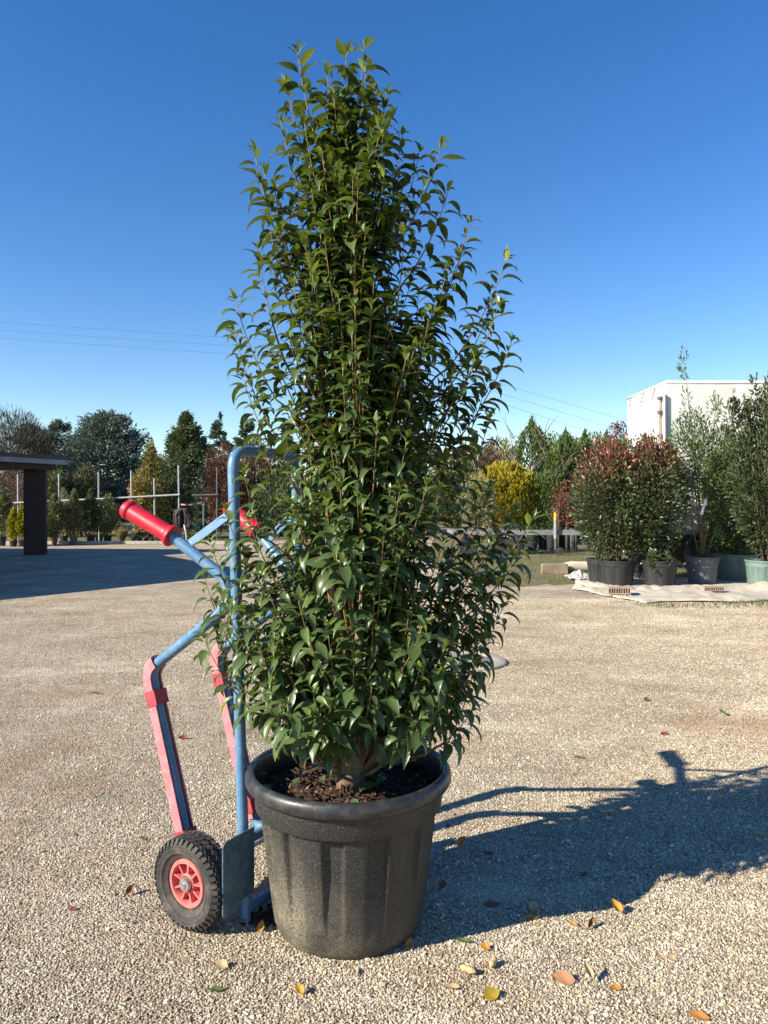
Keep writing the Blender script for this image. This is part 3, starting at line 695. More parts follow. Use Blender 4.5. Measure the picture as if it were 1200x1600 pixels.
# px, py, kind, length, width, curl, cup, rotation deg, tilt deg, label
FALL = [(720, 1320, 'orange', .05, .030, .5, .6, 40, 35, 'small curled orange leaf in the shadow just behind the pot'),
        (763, 1335, 'brown', .042, .018, .3, .3, 10, 4, 'flat rusty brown leaf near the edge of the handle shadow'),
        (691, 1387, 'brown', .038, .026, .3, .4, 60, 12, 'dull brown leaf in shade close to the pot side'),
        (912, 1369, 'brown', .036, .020, .5, .5, 30, 14, 'tiny brown leaf alone deep in the tree shadow'),
        (768, 1416, 'brown', .052, .024, .2, .3, 0, 4, 'dark brown flat leaf in the middle of the pot shadow'),
        (834, 1423, 'tan', .040, .030, .3, .3, 75, 8, 'pale tan leaf just inside the pot shadow edge'),
        (831, 1437, 'yellow', .046, .020, .4, .4, 5, 8, 'yellowish leaf half in sun at the shadow edge'),
        (963, 1426, 'yellow', .050, .034, .6, .7, 120, 22, 'bright golden leaf standing up beyond the shadow edge'),
        (895, 1447, 'orange', .032, .015, .5, .6, 150, 12, 'slim orange leaf sliver next to a curled brown one'),
        (923, 1448, 'brown', .042, .026, .9, 1.0, 55, 30, 'tightly curled brown leaf with a sharp shadow'),
        (724, 1473, 'green', .050, .018, .4, .5, 165, 6, 'olive green leaf on the pot shadow border'),
        (758, 1484, 'yellow', .030, .022, .3, .4, 160, 8, 'little amber leaf above the peanut shells'),
        (768, 1558, 'mixed', .048, .036, .3, .35, 20, 10, 'yellow leaf with a green half below the peanut shells'),
        (706, 1546, 'tan', .046, .020, .4, .7, 175, 6, 'narrow straw coloured leaf left of the peanut shells'),
        (880, 1534, 'salmon', .064, .038, .25, .25, 165, 10, 'largest salmon orange leaf lying flat on the gravel'),
        (919, 1530, 'tan', .052, .026, .6, .9, 110, 28, 'pale yellow folded leaf standing beside the salmon leaf'),
        (962, 1547, 'orange', .034, .020, .4, .5, 175, 10, 'small reddish orange leaf right of the folded pale leaf'),
        (1050, 1501, 'tan', .032, .018, .4, .4, 160, 8, 'greyish cream leaf alone on open sunny gravel'),
        (1092, 1592, 'orange', .052, .022, .3, .4, 165, 6, 'orange leaf at the bottom edge of the gravel'),
        (1186, 1306, 'tan', .050, .022, .2, .3, 160, 5, 'pale leaf inside the tree crown shadow'),
        (205, 1397, 'brown', .042, .030, .6, .7, 60, 25, 'crumpled dark brown leaf left of the truck wheel'),
        (468, 1554, 'yellow', .036, .022, .4, .5, 130, 18, 'yellow leaf on sunny gravel in front of the pot'),
        (345, 1513, 'tan', .046, .030, .3, .5, 160, 8, 'light ochre leaf in front of the wheel guard'),
        (340, 1549, 'green', .048, .016, .3, .5, 5, 4, 'dark green fallen leaf below the light ochre leaf'),
        (408, 1457, 'orange', .036, .022, .5, .5, 80, 30, 'orange leaf between the upright foot and the pot'),
        (640, 1481, 'orange', .034, .022, .5, .5, 70, 20, 'orange leaf tucked against the pot base'),
        (555, 1520, 'tan', .030, .014, .3, .5, 120, 8, 'tiny straw leaf directly under the pot front'),
        (287, 1155, 'red', .060, .030, .7, .8, 10, 10, 'shrivelled red brown leaf between the truck side tubes'),
        (225, 1312, 'green', .030, .018, .3, .3, 140, 6, 'fresh green leaf scrap behind the wheel'),
        (115, 1422, 'red', .026, .014, .4, .5, 30, 12, 'small dark red leaf on open gravel far from the truck'),
        (150, 1084, 'brown', .070, .022, .6, .4, 5, 4, 'dark curled leaf scrap out on the gravel beyond the truck'),
        (1010, 1095, 'green', .050, .030, .4, .4, 50, 10, 'dark green leaf on the gravel between handle shadow and pots'),
        (1038, 1148, 'red', .055, .025, .4, .4, 20, 10, 'small red leaf just beyond the handle shadow'),
        (985, 1104, 'tan', .070, .022, .3, .4, 5, 5, 'buff leaf lying next to a dark green leaf on the gravel'),
        (1130, 1118, 'green', .055, .03, .5, .5, 120, 15, 'lone green leaf on the reddish gravel patch'),
        (905, 1185, 'brown', .060, .018, .4, .4, 0, 5, 'thin dark brown leaf beyond the side tube shadow')]
for i, (px, py, kd, ln_, wd, cu, cp, rz, tl, lab) in enumerate(FALL):
    ob = flat_leaf(ln_ * 1.2, wd * 1.25, cu, cp).build('fallen_leaf', FM[kd], None, True)
    g_ = G(px, py); tl += 16 if wd > .02 else 6
    ob.rotation_euler = (Matrix.Rotation(math.radians(tl), 3, 'X') @ Matrix.Rotation(math.radians(rz), 3, 'Z')).to_euler()
    zmin = min((ob.rotation_euler.to_matrix() @ v.co).z for v in ob.data.vertices); ob.location = (g_.x, g_.y, .004 - zmin); tag(ob, lab, 'leaf', 'fallen leaves on the gravel')
M_pea = plain('peanut_shell', (0.55, 0.38, 0.17), 0.8, 0.25, 60, bmp=0.8, bscale=220)
for px, py, rz, ln_, lab in ((744, 1526, 150, .056, 'pale peanut shell lying flat on the gravel'), (766, 1517, 60, .048, 'peanut shell leaning against another peanut shell')):
    pr = [(.0005, 0)] + [(.0115 * (math.sin(math.pi * t) ** .45) * (1 - .28 * math.exp(-((t - .52) / .12) ** 2)), ln_ * t) for t in np.linspace(.03, .97, 14)] + [(.0005, ln_)]
    g_ = G(px, py); Mx = Matrix.Rotation(math.pi / 2, 4, 'Y')
    ob = MB().lathe(pr, 16, M=Mx, rfun=lambda r_, z, q, i: r_ * (1 + .05 * math.sin(q * 7))).build('peanut', M_pea, None, True)
    ob.location = (g_.x, g_.y, .0145); ob.rotation_euler = (0, 0, math.radians(rz)); tag(ob, lab, 'peanut')

# clod of roots by the upright foot
r = random.Random(3); mb = MB()
for k in range(26):
    p = Vector((r.uniform(-.05, .05), r.uniform(-.045, .045), .004)); pts = [p]
    for j in range(4): p = p + Vector((r.uniform(-.025, .025), r.uniform(-.025, .025), r.uniform(-.006, .014))); p.z = max(.004, p.z); pts.append(p)
    mb.tube(pts, .0012, 4)
n_ = 60
for k in range(n_):
    mb.box((r.gauss(0, .03), r.gauss(0, .03), .006), (r.uniform(.003, .010), r.uniform(.003, .009), r.uniform(.003, .007)), Matrix.Rotation(r.uniform(0, 3), 3, 'Z') @ Matrix.Rotation(r.uniform(-.5, .5), 3, 'X'))
ob = mb.build('root_clod', M_soil); ob.location = G(411, 1436); tag(ob, 'dark clod of roots and soil between upright foot and pot', 'soil clod')

# concrete manhole ring
M_conc = plain('worn_concrete', (0.40, 0.345, 0.26), 0.9, 0.22, 14, bmp=0.5, bscale=90)
M_conc2 = plain('grey_cover', (0.27, 0.245, 0.20), 0.85, 0.25, 10, bmp=0.4, bscale=60)
mh = thing('manhole', 'round concrete manhole set in the gravel behind the laurel', 'manhole', G(721, 1034))
MB().lathe([(.30, .0), (.30, .030), (.315, .034), (.41, .030), (.43, .018), (.435, .0)], 56, caps=False).build('ring', M_conc, mh, True, 40)
MB().lathe([(.0, .022), (.29, .022), (.297, .018), (.297, .0)], 48, caps=False).build('cover', M_conc2, mh, True, 30)

# ------------------------------------------------------------------ open shed on the left
M_dkbrown = plain('dark_brown_cladding', (0.040, 0.024, 0.020), 0.8, 0.3, 5, bmp=0.2, bscale=30)
M_fascia = plain('grey_fascia', (0.22, 0.22, 0.23), 0.6, 0.2, 3)
M_roof = plain('dark_roof_sheet', (0.045, 0.040, 0.040), 0.7, 0.3, 4)
shed = thing('shed', 'open shed with dark flat roof and broad brown pillar', 'shed', (-11, 20, 0))
SO = Vector((-11, 20, 0))
RP = [Vector(p) for p in ((-15.6, 2.6, 0), (-7.62, 14.2, 0), (-11.55, 19.95, 0), (-9.75, 23.0, 0), (-25, 24.0, 0), (-31, 14, 0))]
ZR = 2.93
def slab(name, mat, z0, z1, inset):
    cx = sum((p for p in RP), Vector()) / len(RP); pts = []
    n_ = len(RP)
    for i in range(n_):
        a, b_, c_ = RP[i - 1], RP[i], RP[(i + 1) % n_]
        e1 = (b_ - a).normalized(); e2 = (c_ - b_).normalized(); n1 = Vector((-e1.y, e1.x, 0)); n2 = Vector((-e2.y, e2.x, 0))
        m_ = (n1 + n2); m_ = m_ / max(.35, m_.dot(n1)); pts.append(b_ + m_ * inset - SO)
    k = n_; vs = [p + Vector((0, 0, z)) for z in (z0, z1) for p in pts]
    return MB().add(vs, [tuple(range(k - 1, -1, -1)), tuple(range(k, 2 * k))] + [(i, (i + 1) % k, k + (i + 1) % k, k + i) for i in range(k)]).build(name, mat, shed)
slab('soffit', M_dkbrown, ZR - .34, ZR - .17, .22)
slab('fascia', M_fascia, ZR - .168, ZR - .02, .03)
slab('roof', M_roof, ZR - .018, ZR + .09, 0.0)
for (x, y, hw_) in ((-10.7, 22.7, .31), (-13.3, 19.6, .31), (-9.9, 14.3, .31), (-15.3, 6.4, .31)):
    Mr = Matrix.Rotation(math.radians(15), 3, 'Z')
    MB().box(Vector((x, y, (ZR - .34) / 2)) - SO, (hw_, .16, (ZR - .345) / 2), Mr).build('pillar', M_dkbrown, shed)
# long back wall of the shed, out of the way on the far side
MB().box(Vector((-23.5, 12, 1.29)) - SO, (.15, 9.5, 1.29), Matrix.Rotation(math.radians(-34), 3, 'Z')).build('back_wall', M_dkbrown, shed)

# ------------------------------------------------------------------ nursery frame of poles on the left
M_galv = plain('galvanised_pole', (0.36, 0.37, 0.37), 0.5, 0.2, 6, metal=0.4)
M_dkpole = plain('dark_pole', (0.09, 0.085, 0.09), 0.6, 0.2, 6)
DF = 29.6
frame = thing('pole_frame', 'galvanised pole frame with a long rail behind the potted shrub row', 'pole frame', (P(150, 800, DF).x, DF, 0))
FO = Vector(frame.location)
for px, top in ((28, 741), (92, 740), (154, 738), (205, 735), (241, 747), (279, 727)):
    p = P(px, top, DF + random.uniform(-.05, .05)); MB().tube([Vector((p.x + .03, p.y, 0)) - FO, p - FO], .036, 8).build('pole', M_galv, frame, True, 60)
MB().tube([P(-160, 791, DF - .08) - FO, P(20, 786, DF - .08) - FO, P(150, 780, DF - .08) - FO, P(281, 773, DF - .08) - FO], .042, 8).build('rail', M_galv, frame, True, 60)
fr2 = thing('pole_frame', 'dark thin pole frame beside the red brown tree', 'pole frame', (P(339, 800, 30.5).x, 30.5, 0)); FO2 = Vector(fr2.location)
for px, top, m_ in ((339, 730, M_dkpole), (368, 729, M_galv), (318, 787, M_galv)):
    p = P(px, top, 30.5); MB().tube([Vector((p.x, p.y, 0)) - FO2, p - FO2], .032, 8).build('pole', m_, fr2, True, 60)
MB().tube([P(300, 774, 30.42) - FO2, P(341, 773, 30.42) - FO2], .034, 8).build('rail', M_dkpole, fr2, True, 60)
M_hose = plain('brown_hose', (0.075, 0.055, 0.055), 0.55, 0.3, 6)
hc = P(285, 812, DF - .2); hose = thing('hose_coil', 'coiled brown garden hose hanging on a galvanised pole', 'hose', (hc.x, hc.y, 0)); r = random.Random(2)
for k in range(9):
    rx, rz_, ox = r.uniform(.20, .31), r.uniform(.36, .56), r.uniform(-.10, .10)
    pts = [(ox + rx * math.sin(q) + .03 * math.sin(3 * q + k), -.03 * k + .1 + .03 * math.cos(2 * q + k), 1.38 - rz_ + rz_ * math.cos(q)) for q in np.linspace(0, 2 * math.pi, 26)]
    MB().tube(pts, .017, 6).build('loop', M_hose, hose, True)
MB().tube([(.12, -.2, .75), (.2, -.2, .4), (.22, -.2, .1), (.1, -.2, .02)], .03, 6).build('hose_end', plain('pale_hose', (.5, .5, .5), .6), hose, True)
def tape_mat():
    m, n, b = new_mat('red_white_tape'); w = ND(n, 'ShaderNodeTexWave', Scale=1.1); w.bands_direction = 'X'; n.links.new(coords(n), w.inputs['Vector'])
    n.links.new(ramp(n, w.outputs['Fac'], [(0.49, (0.55, 0.03, 0.03)), (0.51, (0.75, 0.72, 0.70))]), b.inputs['Base Color']); return m
tp = [P(281, 788, 29.9), P(292, 789, 29.95), P(304, 788, 30.1), P(317, 784, 30.4), P(325, 778, 30.6)]
mb = MB(); vs = []
for p in tp: vs += [p + Vector((0, 0, .03)), p - Vector((0, 0, .03)), p + Vector((0, .004, -.03)), p + Vector((0, .004, .03))]
mb.add(vs, [f_ for i in range(4) for f_ in ((4 * i, 4 * i + 1, 4 * i + 5, 4 * i + 4), (4 * i + 3, 4 * i + 7, 4 * i + 6, 4 * i + 2))])
tag(mb.build('barrier_tape', tape_mat()), 'red and white barrier tape slung between two poles', 'tape')
M_kerb = plain('pale_timber', (0.46, 0.42, 0.36), 0.8, 0.25, 2)
kb = MB().box((0, 0, .06), (5.4, .05, .06)).build('kerb_board', M_kerb); kb.location = (P(140, 800, 28.7).x, 28.75, 0); kb.rotation_euler = (0, 0, math.radians(2)); tag(kb, 'long low pale kerb board in front of the potted shrub row', 'kerb')

# ------------------------------------------------------------------ foliage builders
def clumps(n, nc, shape, spread, shell=.6, seed=0):
    """leaf positions gathered in clumps; shape(u) maps unit-ball points to the crown"""
    rg = np.random.default_rng(seed)
    d = norm(rg.normal(size=(nc, 3))); rad = shell + (1 - shell) * rg.random((nc, 1)) ** .5
    cc = d * rad; idx = rg.integers(0, nc, n)
    p = cc[idx] + rg.normal(size=(n, 3)) * spread
    l_ = np.linalg.norm(p, axis=1, keepdims=True); p = np.where(l_ > 1.12, p / l_ * (1.0 + .12 * rg.random((n, 1))), p)
    return p, cc[idx], idx
def bush(parent, name, mat, c, rx, ry, rz, n, nc, L_, W_, seed, up=.6, out=1.0, jit=.6, tint=(.35, .2), toptint=0.0, shell=.55, spread=.16, profile=None, droop=0):
    rg = np.random.default_rng(seed); p, cc, idx = clumps(n, nc, None, spread, shell, seed)
    k = np.ones(len(p)) if profile is None else np.interp(p[:, 2], *profile)
    pos = np.stack([p[:, 0] * rx * k, p[:, 1] * ry * k, p[:, 2] * rz], 1)
    d = norm(p) * out + rg.normal(size=p.shape) * jit; d[:, 2] += up - droop
    tv = np.clip(rg.normal(tint[0], tint[1], nc)[idx] * .6 + rg.normal(tint[0], tint[1], n) * .4 + toptint * np.clip((p[:, 2] + .1), 0, 1) * (rg.random(n) < .75), 0, 1)
    v, f, t = cards(pos + np.array(c), d, rg.uniform(L_ * .65, L_ * 1.3, n), rg.uniform(W_ * .7, W_ * 1.25, n), tv)
    return tag(link(name, np_mesh(name, v, f, t), mat, parent), kind='stuff')
def trunk(parent, pts, r0, r1, mat, name='trunk', n=7):
    m = len(pts); return MB().tube(pts, [r0 + (r1 - r0) * i / (m - 1) for i in range(m)], n).build(name, mat, parent, True)
def pot(parent, r1, r0, h, mat, name='pot', n=28, loc=(0, 0, 0), flutes=True):
    pf = [(0.0, .004), (r0 * .97, 0.0), (r0, .015), (r0 + (r1 - r0) * .75, h * .76), (r0 + (r1 - r0) * .80, h * .775), (r1 * .97, h * .80), (r1 * .985, h * .93), (r1 * 1.035, h * .935), (r1 * 1.04, h * .99), (r1 * 1.0, h), (r1 * .955, h * .985), (r1 * .93, h * .8)]
    def rf(r_, z, q, i): return r_ * (1 - .03 * (0.5 + .5 * math.copysign(1, math.sin(q * 9)))) if flutes and 2 <= i <= 3 else r_
    o = MB().lathe(pf, n if not flutes else 72, rfun=rf, caps=False).build(name, mat, parent, True, 40); o.location = loc
    MB().lathe([(0.0, h * .88), (r1 * .95, h * .86)], 20, caps=False).build('soil', M_soil, parent).location = loc
    return o
def limb_tree(parent, base, H_, R_, nb, rg, mat, r0=.08, levels=2, up=.8):
    """bare branches as one mesh"""
    mb = MB(); tips = []
    def grow(p, d, ln_, r_, lv):
        pts = [p]; q = Vector(d).normalized()
        for i in range(4):
            q = (q + Vector((rg.gauss(0, .12), rg.gauss(0, .12), .08 * up))).normalized(); pts.append(pts[-1] + q * ln_ / 4)
        mb.tube(pts, [r_ * (1 - .2 * i) for i in range(5)], 5, caps=False); tips.append(pts[-1])
        if lv > 0:
            for k in range(nb):
                t = rg.uniform(.35, 1.0); j = min(3, int(t * 4)); s_ = pts[j].lerp(pts[j + 1], t * 4 - j)
                a = rg.uniform(0, 6.28); nd = q * up + Vector((math.cos(a), math.sin(a), .25)) * R_
                grow(s_, nd, ln_ * rg.uniform(.45, .7), r_ * .55, lv - 1)
    grow(Vector(base), Vector((0, 0, 1)), H_, r0, levels)
    mb.build('branches', mat, parent, True); return tips

M_trunkb = plain('brown_bark', (0.13, 0.09, 0.065), 0.9, 0.3, 12)
M_pale = plain('pale_bark', (0.42, 0.38, 0.33), 0.85, 0.25, 10)
M_cane = plain('tan_cane', (0.17, 0.125, 0.075), 0.8, 0.3, 12)
LM = {}
def lm(name, a, b_, c_, rough=.55, trans=.2, spec=.35):
    LM[name] = leaf_mat(name, a, b_, c_, rough, trans, tuple(x * 1.3 for x in b_), spec=spec); return LM[name]
lm('cedar_needles', (0.030, 0.052, 0.050), (0.095, 0.13, 0.115), (0.20, 0.24, 0.20))
lm('pine_needles', (0.022, 0.040, 0.020), (0.075, 0.105, 0.045), (0.16, 0.19, 0.075))
lm('spruce_needles', (0.022, 0.042, 0.030), (0.065, 0.10, 0.065), (0.12, 0.16, 0.10))
lm('cypress_foliage', (0.035, 0.06, 0.018), (0.085, 0.13, 0.03), (0.16, 0.20, 0.045))
lm('gold_foliage', (0.08, 0.085, 0.010), (0.30, 0.25, 0.012), (0.58, 0.45, 0.03))
lm('red_brown_leaves', (0.055, 0.030, 0.022), (0.12, 0.060, 0.042), (0.20, 0.10, 0.065))
lm('autumn_leaves', (0.075, 0.095, 0.025), (0.20, 0.18, 0.04), (0.48, 0.24, 0.04))
lm('grey_twigs', (0.030, 0.027, 0.018), (0.050, 0.043, 0.028), (0.08, 0.066, 0.045))
lm('dark_shrub', (0.022, 0.038, 0.015), (0.070, 0.095, 0.032), (0.18, 0.19, 0.06))
lm('olive_shrub', (0.06, 0.075, 0.03), (0.19, 0.20, 0.08), (0.30, 0.28, 0.16))
lm('lime_cone', (0.10, 0.12, 0.012), (0.24, 0.25, 0.02), (0.50, 0.42, 0.04))
lm('photinia_leaf', (0.015, 0.030, 0.012), (0.060, 0.092, 0.032), (0.33, 0.042, 0.045), .38, .15, .5)
lm('willow_leaf', (0.030, 0.062, 0.020), (0.085, 0.14, 0.04), (0.24, 0.29, 0.07), .45, .25)
lm('laurustinus_leaf', (0.022, 0.040, 0.012), (0.095, 0.14, 0.034), (0.20, 0.25, 0.06), .42, .2, .45)
lm('elaeagnus_leaf', (0.020, 0.036, 0.014), (0.062, 0.088, 0.032), (0.16, 0.09, 0.06), .45, .15, .4)
lm('red_leaf_shrub', (0.10, 0.035, 0.02), (0.20, 0.07, 0.04), (0.34, 0.08, 0.05))
lm('tan_grass', (0.22, 0.17, 0.08), (0.36, 0.28, 0.14), (0.48, 0.40, 0.22))
lm('far_wood', (0.03, 0.04, 0.02), (0.07, 0.075, 0.035), (0.15, 0.10, 0.05))

def conifer(name, label, px, top, d, wpx, mat, seed, n=7000, spiky=.35, L_=.32, W_=.10, cat='tree', base_z=.3, lean=.25, group=None, bulge=None, up=.15, nb=70):
    """whorled branches carrying tufts; profile cone (or bulge)"""
    rg = np.random.default_rng(seed); H_ = P(px, top, d).z; R_ = sc(wpx, d) / 2
    t = thing(name, label, cat, (P(px, 800, d).x, d, 0), group)
    trunk(t, [(0, 0, 0), (0, 0, H_ * .5), (0, 0, H_ * .97)], max(.05, R_ * .07), .012, M_trunkb)
    hz = base_z + (H_ - base_z) * rg.random(nb) ** 1.15; az = rg.random(nb) * 6.283
    tt = (hz - base_z) / (H_ - base_z)
    pr = np.interp(tt, *(bulge if bulge else ((0, .12, .5, .85, 1), (.75, 1, .66, .26, .05)))) * R_ * rg.uniform(.72, 1.12, nb)
    bi = rg.integers(0, nb, n); s_ = rg.random(n) ** .6
    side = rg.normal(0, .30, n) * (1.1 - s_ * .6) * pr[bi]
    x = np.cos(az[bi]) * s_ * pr[bi] - np.sin(az[bi]) * side; y = np.sin(az[bi]) * s_ * pr[bi] + np.cos(az[bi]) * side
    z = hz[bi] + (s_ ** 1.5) * pr[bi] * lean + rg.normal(0, .05 * R_, n)
    pos = np.stack([x, y, np.maximum(z, .05)], 1)
    dv = np.stack([np.cos(az[bi]), np.sin(az[bi]), np.full(n, lean + up)], 1) + rg.normal(size=(n, 3)) * spiky
    tv = np.clip(rg.normal(.4, .18, nb)[bi] * .6 + rg.normal(.4, .25, n) * .4 + (s_ - .6) * .35, 0, 1)
    # leader tip
    v, f, q = cards(pos, dv, rg.uniform(L_ * .6, L_ * 1.3, n), rg.uniform(W_ * .7, W_ * 1.3, n), tv)
    o = link('crown', np_mesh('crown', v, f, q), mat, t); tag(o, kind='stuff')
    return t
RB = ((0, .15, .45, .7, .9, 1), (.85, 1, 1, .82, .5, .12))
CL = ((0, .1, .6, .9, 1), (.8, 1, .85, .4, .06))
conifer('cedar_tree', 'broad blue grey cedar tree rising behind the pole frame', 168, 652, 48, 138, LM['cedar_needles'], 21, 26000, .6, .30, .085, bulge=RB, nb=420, lean=.35)
conifer('cedar_tree', 'smaller blue grey cedar left of the broad cedar', 92, 664, 50, 90, LM['cedar_needles'], 22, 14000, .6, .30, .085, bulge=RB, nb=260, lean=.35)
conifer('pine_tree', 'large dark green pine with pointed top behind the hose coil', 292, 652, 42, 128, LM['pine_needles'], 23, 22000, .6, .24, .07, lean=.5, nb=240)
conifer('spruce_tree', 'slim pointed spruce behind the blue upright', 343, 641, 50, 74, LM['spruce_needles'], 24, 7000, .3, .26, .08, lean=-.1, nb=110)
conifer('pine_tree', 'grey green pine between spruce and laurel', 386, 655, 46, 84, LM['pine_needles'], 25, 8000, .55, .26, .08, lean=.45, nb=100)
conifer('pine_tree', 'dark pine hidden behind the laurel left half', 450, 662, 46, 76, LM['pine_needles'], 26, 7000, .55, .28, .09, lean=.45)
conifer('pine_tree', 'broad dark pine filling the gap between broad cedar and large pine', 236, 716, 45, 70, LM['pine_needles'], 29, 8000, .55, .26, .08, lean=.45, nb=120)
conifer('cedar_tree', 'blue grey cedar behind the shed roof edge', 45, 668, 52, 84, LM['cedar_needles'], 30, 10000, .6, .30, .085, bulge=RB, nb=220, lean=.35)
conifer('juniper', 'narrow grey green columnar juniper beside the barrier tape', 315, 732, 32, 22, LM['spruce_needles'], 27, 3500, .25, .16, .05, bulge=CL, up=1.6, lean=.2, nb=70)
conifer('juniper', 'dark narrow columnar juniper right behind the hose coil', 290, 730, 33.5, 24, LM['pine_needles'], 28, 3500, .25, .16, .05, bulge=CL, up=1.6, lean=.2, nb=70)

def shrub(name, label, px, top, base, d, wpx, mat, seed, n=4000, nc=60, L_=.14, W_=.07, cat='shrub', stems=4, group=None, **kw):
    zt, zb = P(px, top, d).z, max(.15, P(px, base, d).z); R_ = sc(wpx, d) / 2
    t = thing(name, label, cat, (P(px, 800, d).x, d, 0), group); rg = random.Random(seed)
    for k in range(stems):
        a = rg.uniform(0, 6.28); q = R_ * .45
        trunk(t, [(0.03 * math.cos(a), .03 * math.sin(a), 0), (q * .5 * math.cos(a), q * .5 * math.sin(a), zb + .3 * (zt - zb)), (q * math.cos(a), q * math.sin(a), zb + .75 * (zt - zb))], .03, .008, M_trunkb, 'stem', 5)
    bush(t, 'crown', mat, (0, 0, (zt + zb) / 2), R_, R_, (zt - zb) / 2, n, nc, L_, W_, seed, **kw); return t
# deciduous things on the left
shrub('bare_tree', 'leafless grey brown twiggy tree above the shed roof', 8, 646, 800, 44, 130, LM['grey_twigs'], 31, 15000, 140, .38, .03, 'tree', 6, up=.9, jit=.5, shell=.2, spread=.2)
shrub('bare_tree', 'low brown twiggy bush behind the brown pillar', 22, 728, 846, 36, 150, LM['red_brown_leaves'], 32, 7000, 90, .30, .02, 'bush', 6, up=.3, jit=.9, shell=.2, spread=.2)
shrub('shrub', 'dull brown green bush under the broad cedar', 128, 728, 846, 36, 64, LM['far_wood'], 33, 5000, 80, .16, .06)
shrub('shrub', 'dark leafy shrub between pillar and broad cedar', 84, 736, 846, 35, 50, LM['dark_shrub'], 34, 4500, 70, .15, .07, toptint=.3)
shrub('young_tree', 'loose yellow green young tree left of the hose coil', 236, 694, 838, 33, 58, LM['autumn_leaves'], 35, 3800, 110, .14, .06, 'tree', 3, shell=.15, spread=.14, tint=(.12, .18), profile=((-1, -.3, .5, 1), (1, 1, .6, .25)))
shrub('young_tree', 'orange tinted young tree between broad cedar and hose coil', 216, 735, 840, 32, 26, LM['autumn_leaves'], 36, 1800, 50, .14, .07, 'tree', 2, shell=.15, tint=(.75, .25))
shrub('beech_tree', 'red brown leafy beech right of the columnar juniper', 345, 694, 822, 38, 56, LM['red_brown_leaves'], 37, 7000, 120, .15, .07, 'tree', 5, shell=.25, spread=.14)
shrub('beech_tree', 'wide brown beech tree behind the blue upright frame', 405, 690, 826, 40, 80, LM['red_brown_leaves'], 38, 8000, 130, .15, .07, 'tree', 5, shell=.25, spread=.14, tint=(.5, .2))
shrub('shrub', 'dark green filler shrub under the large pine', 262, 752, 846, 34, 60, LM['dark_shrub'], 39, 5000, 80, .15, .07)
shrub('shrub', 'dark green shrub beyond the beech trees', 440, 740, 840, 36, 90, LM['dark_shrub'], 40, 5000, 80, .16, .07)
# potted row
M_potdk = plain('dark_nursery_pot', (0.022, 0.023, 0.025), 0.55, 0.3, 20)
M_potgrey = plain('grey_nursery_pot', (0.10, 0.105, 0.11), 0.6, 0.25, 20)
M_potbrown = plain('brown_nursery_pot', (0.16, 0.075, 0.05), 0.7, 0.25, 20)
ROW = [(3, 853, 13, 16, 772, LM['dark_shrub'], M_potdk, 'round', 'dark reddish shrub in a black pot left of the golden conifers', 34),
       (21, 854, 12, 10, 796, LM['lime_cone'], M_potdk, 'cone', 'small golden cone conifer in a black pot next to the dark reddish shrub', 15),
       (34, 854, 12, 11, 793, LM['lime_cone'], M_potdk, 'cone', 'small golden cone conifer in a black pot beside the pillar', 15),
       (85, 852, 9, 12, 778, LM['olive_shrub'], M_potbrown, 'round', 'olive leaved shrub in a brown pot next to the pillar', 27),
       (115, 851, 12, 14, 771, LM['olive_shrub'], M_potgrey, 'cone', 'green conical shrub in a grey pot along the kerb board', 32),
       (142, 850, 13, 15, 769, LM['dark_shrub'], M_potdk, 'cone', 'dark green conical yew in a black pot along the kerb board', 32),
       (168, 849, 13, 13, 778, LM['olive_shrub'], M_potdk, 'round', 'loose grey green shrub in a dark pot by the tan grass clump', 38),
       (62, 852, 12, 12, 775, LM['dark_shrub'], M_potdk, 'round', 'dark shrub in a black pot hidden behind the brown pillar', 30),
       (100, 848, 12, 12, 768, LM['olive_shrub'], M_potdk, 'round', 'cream variegated shrub between the brown pot and the grey pot', 24),
       (155, 847, 12, 13, 775, LM['dark_shrub'], M_potdk, 'round', 'blackish green shrub between the yew and the loose shrub', 28)]
for i, (px, by, pw, ph, top, mt, pm, kd, lab, fw) in enumerate(ROW):
    d = CH * F / (by - HZ); r1 = sc(pw, d) / 2; h_ = sc(ph, d) * .92; g_ = G(px, by)
    t = thing('potted_shrub', lab, 'potted shrub', (g_.x, d, 0), 'potted shrubs in the row along the kerb board'); pot(t, r1, r1 * .78, h_, pm, flutes=False, n=20)
    zt = P(px, top, d).z; R_ = sc(fw, d) / 2
    trunk(t, [(0, 0, h_ * .8), (.01, 0, h_ + .4 * (zt - h_)), (0, 0, zt * .85)], .02, .006, M_trunkb, 'stem', 5)
    pf = ((-1, -.6, .3, 1), (.85, 1, .7, .15)) if kd == 'cone' else ((-1, -.3, .5, 1), (.7, 1, .95, .5))
    bush(t, 'foliage', mt, (0, 0, (zt + h_) / 2 + .05), R_, R_, (zt - h_) / 2, 2300, 60, .11, .05, 60 + i, up=1.0 if kd == 'cone' else .6, profile=pf, shell=.3, tint=((.6 if 'golden' in lab else .3) + (.35 if 'cream' in lab else 0), .22), toptint=.3)
t = thing('grass_clump', 'tan ornamental grass clump by the pale kerb board', 'grass clump', G(190, 847))
n = 700; rg = np.random.default_rng(5); a = rg.random(n) * 6.283; q = rg.random(n) ** .7 * .9
v, f, tt = cards(np.stack([.08 * np.cos(a), .08 * np.sin(a), np.zeros(n)], 1), np.stack([q * np.cos(a) * .5, q * np.sin(a) * .5, np.ones(n)], 1), rg.uniform(.35, .8, n), .02, rg.random(n))
tag(link('blades', np_mesh('blades', v, f, tt), LM['tan_grass'], t), kind='stuff')
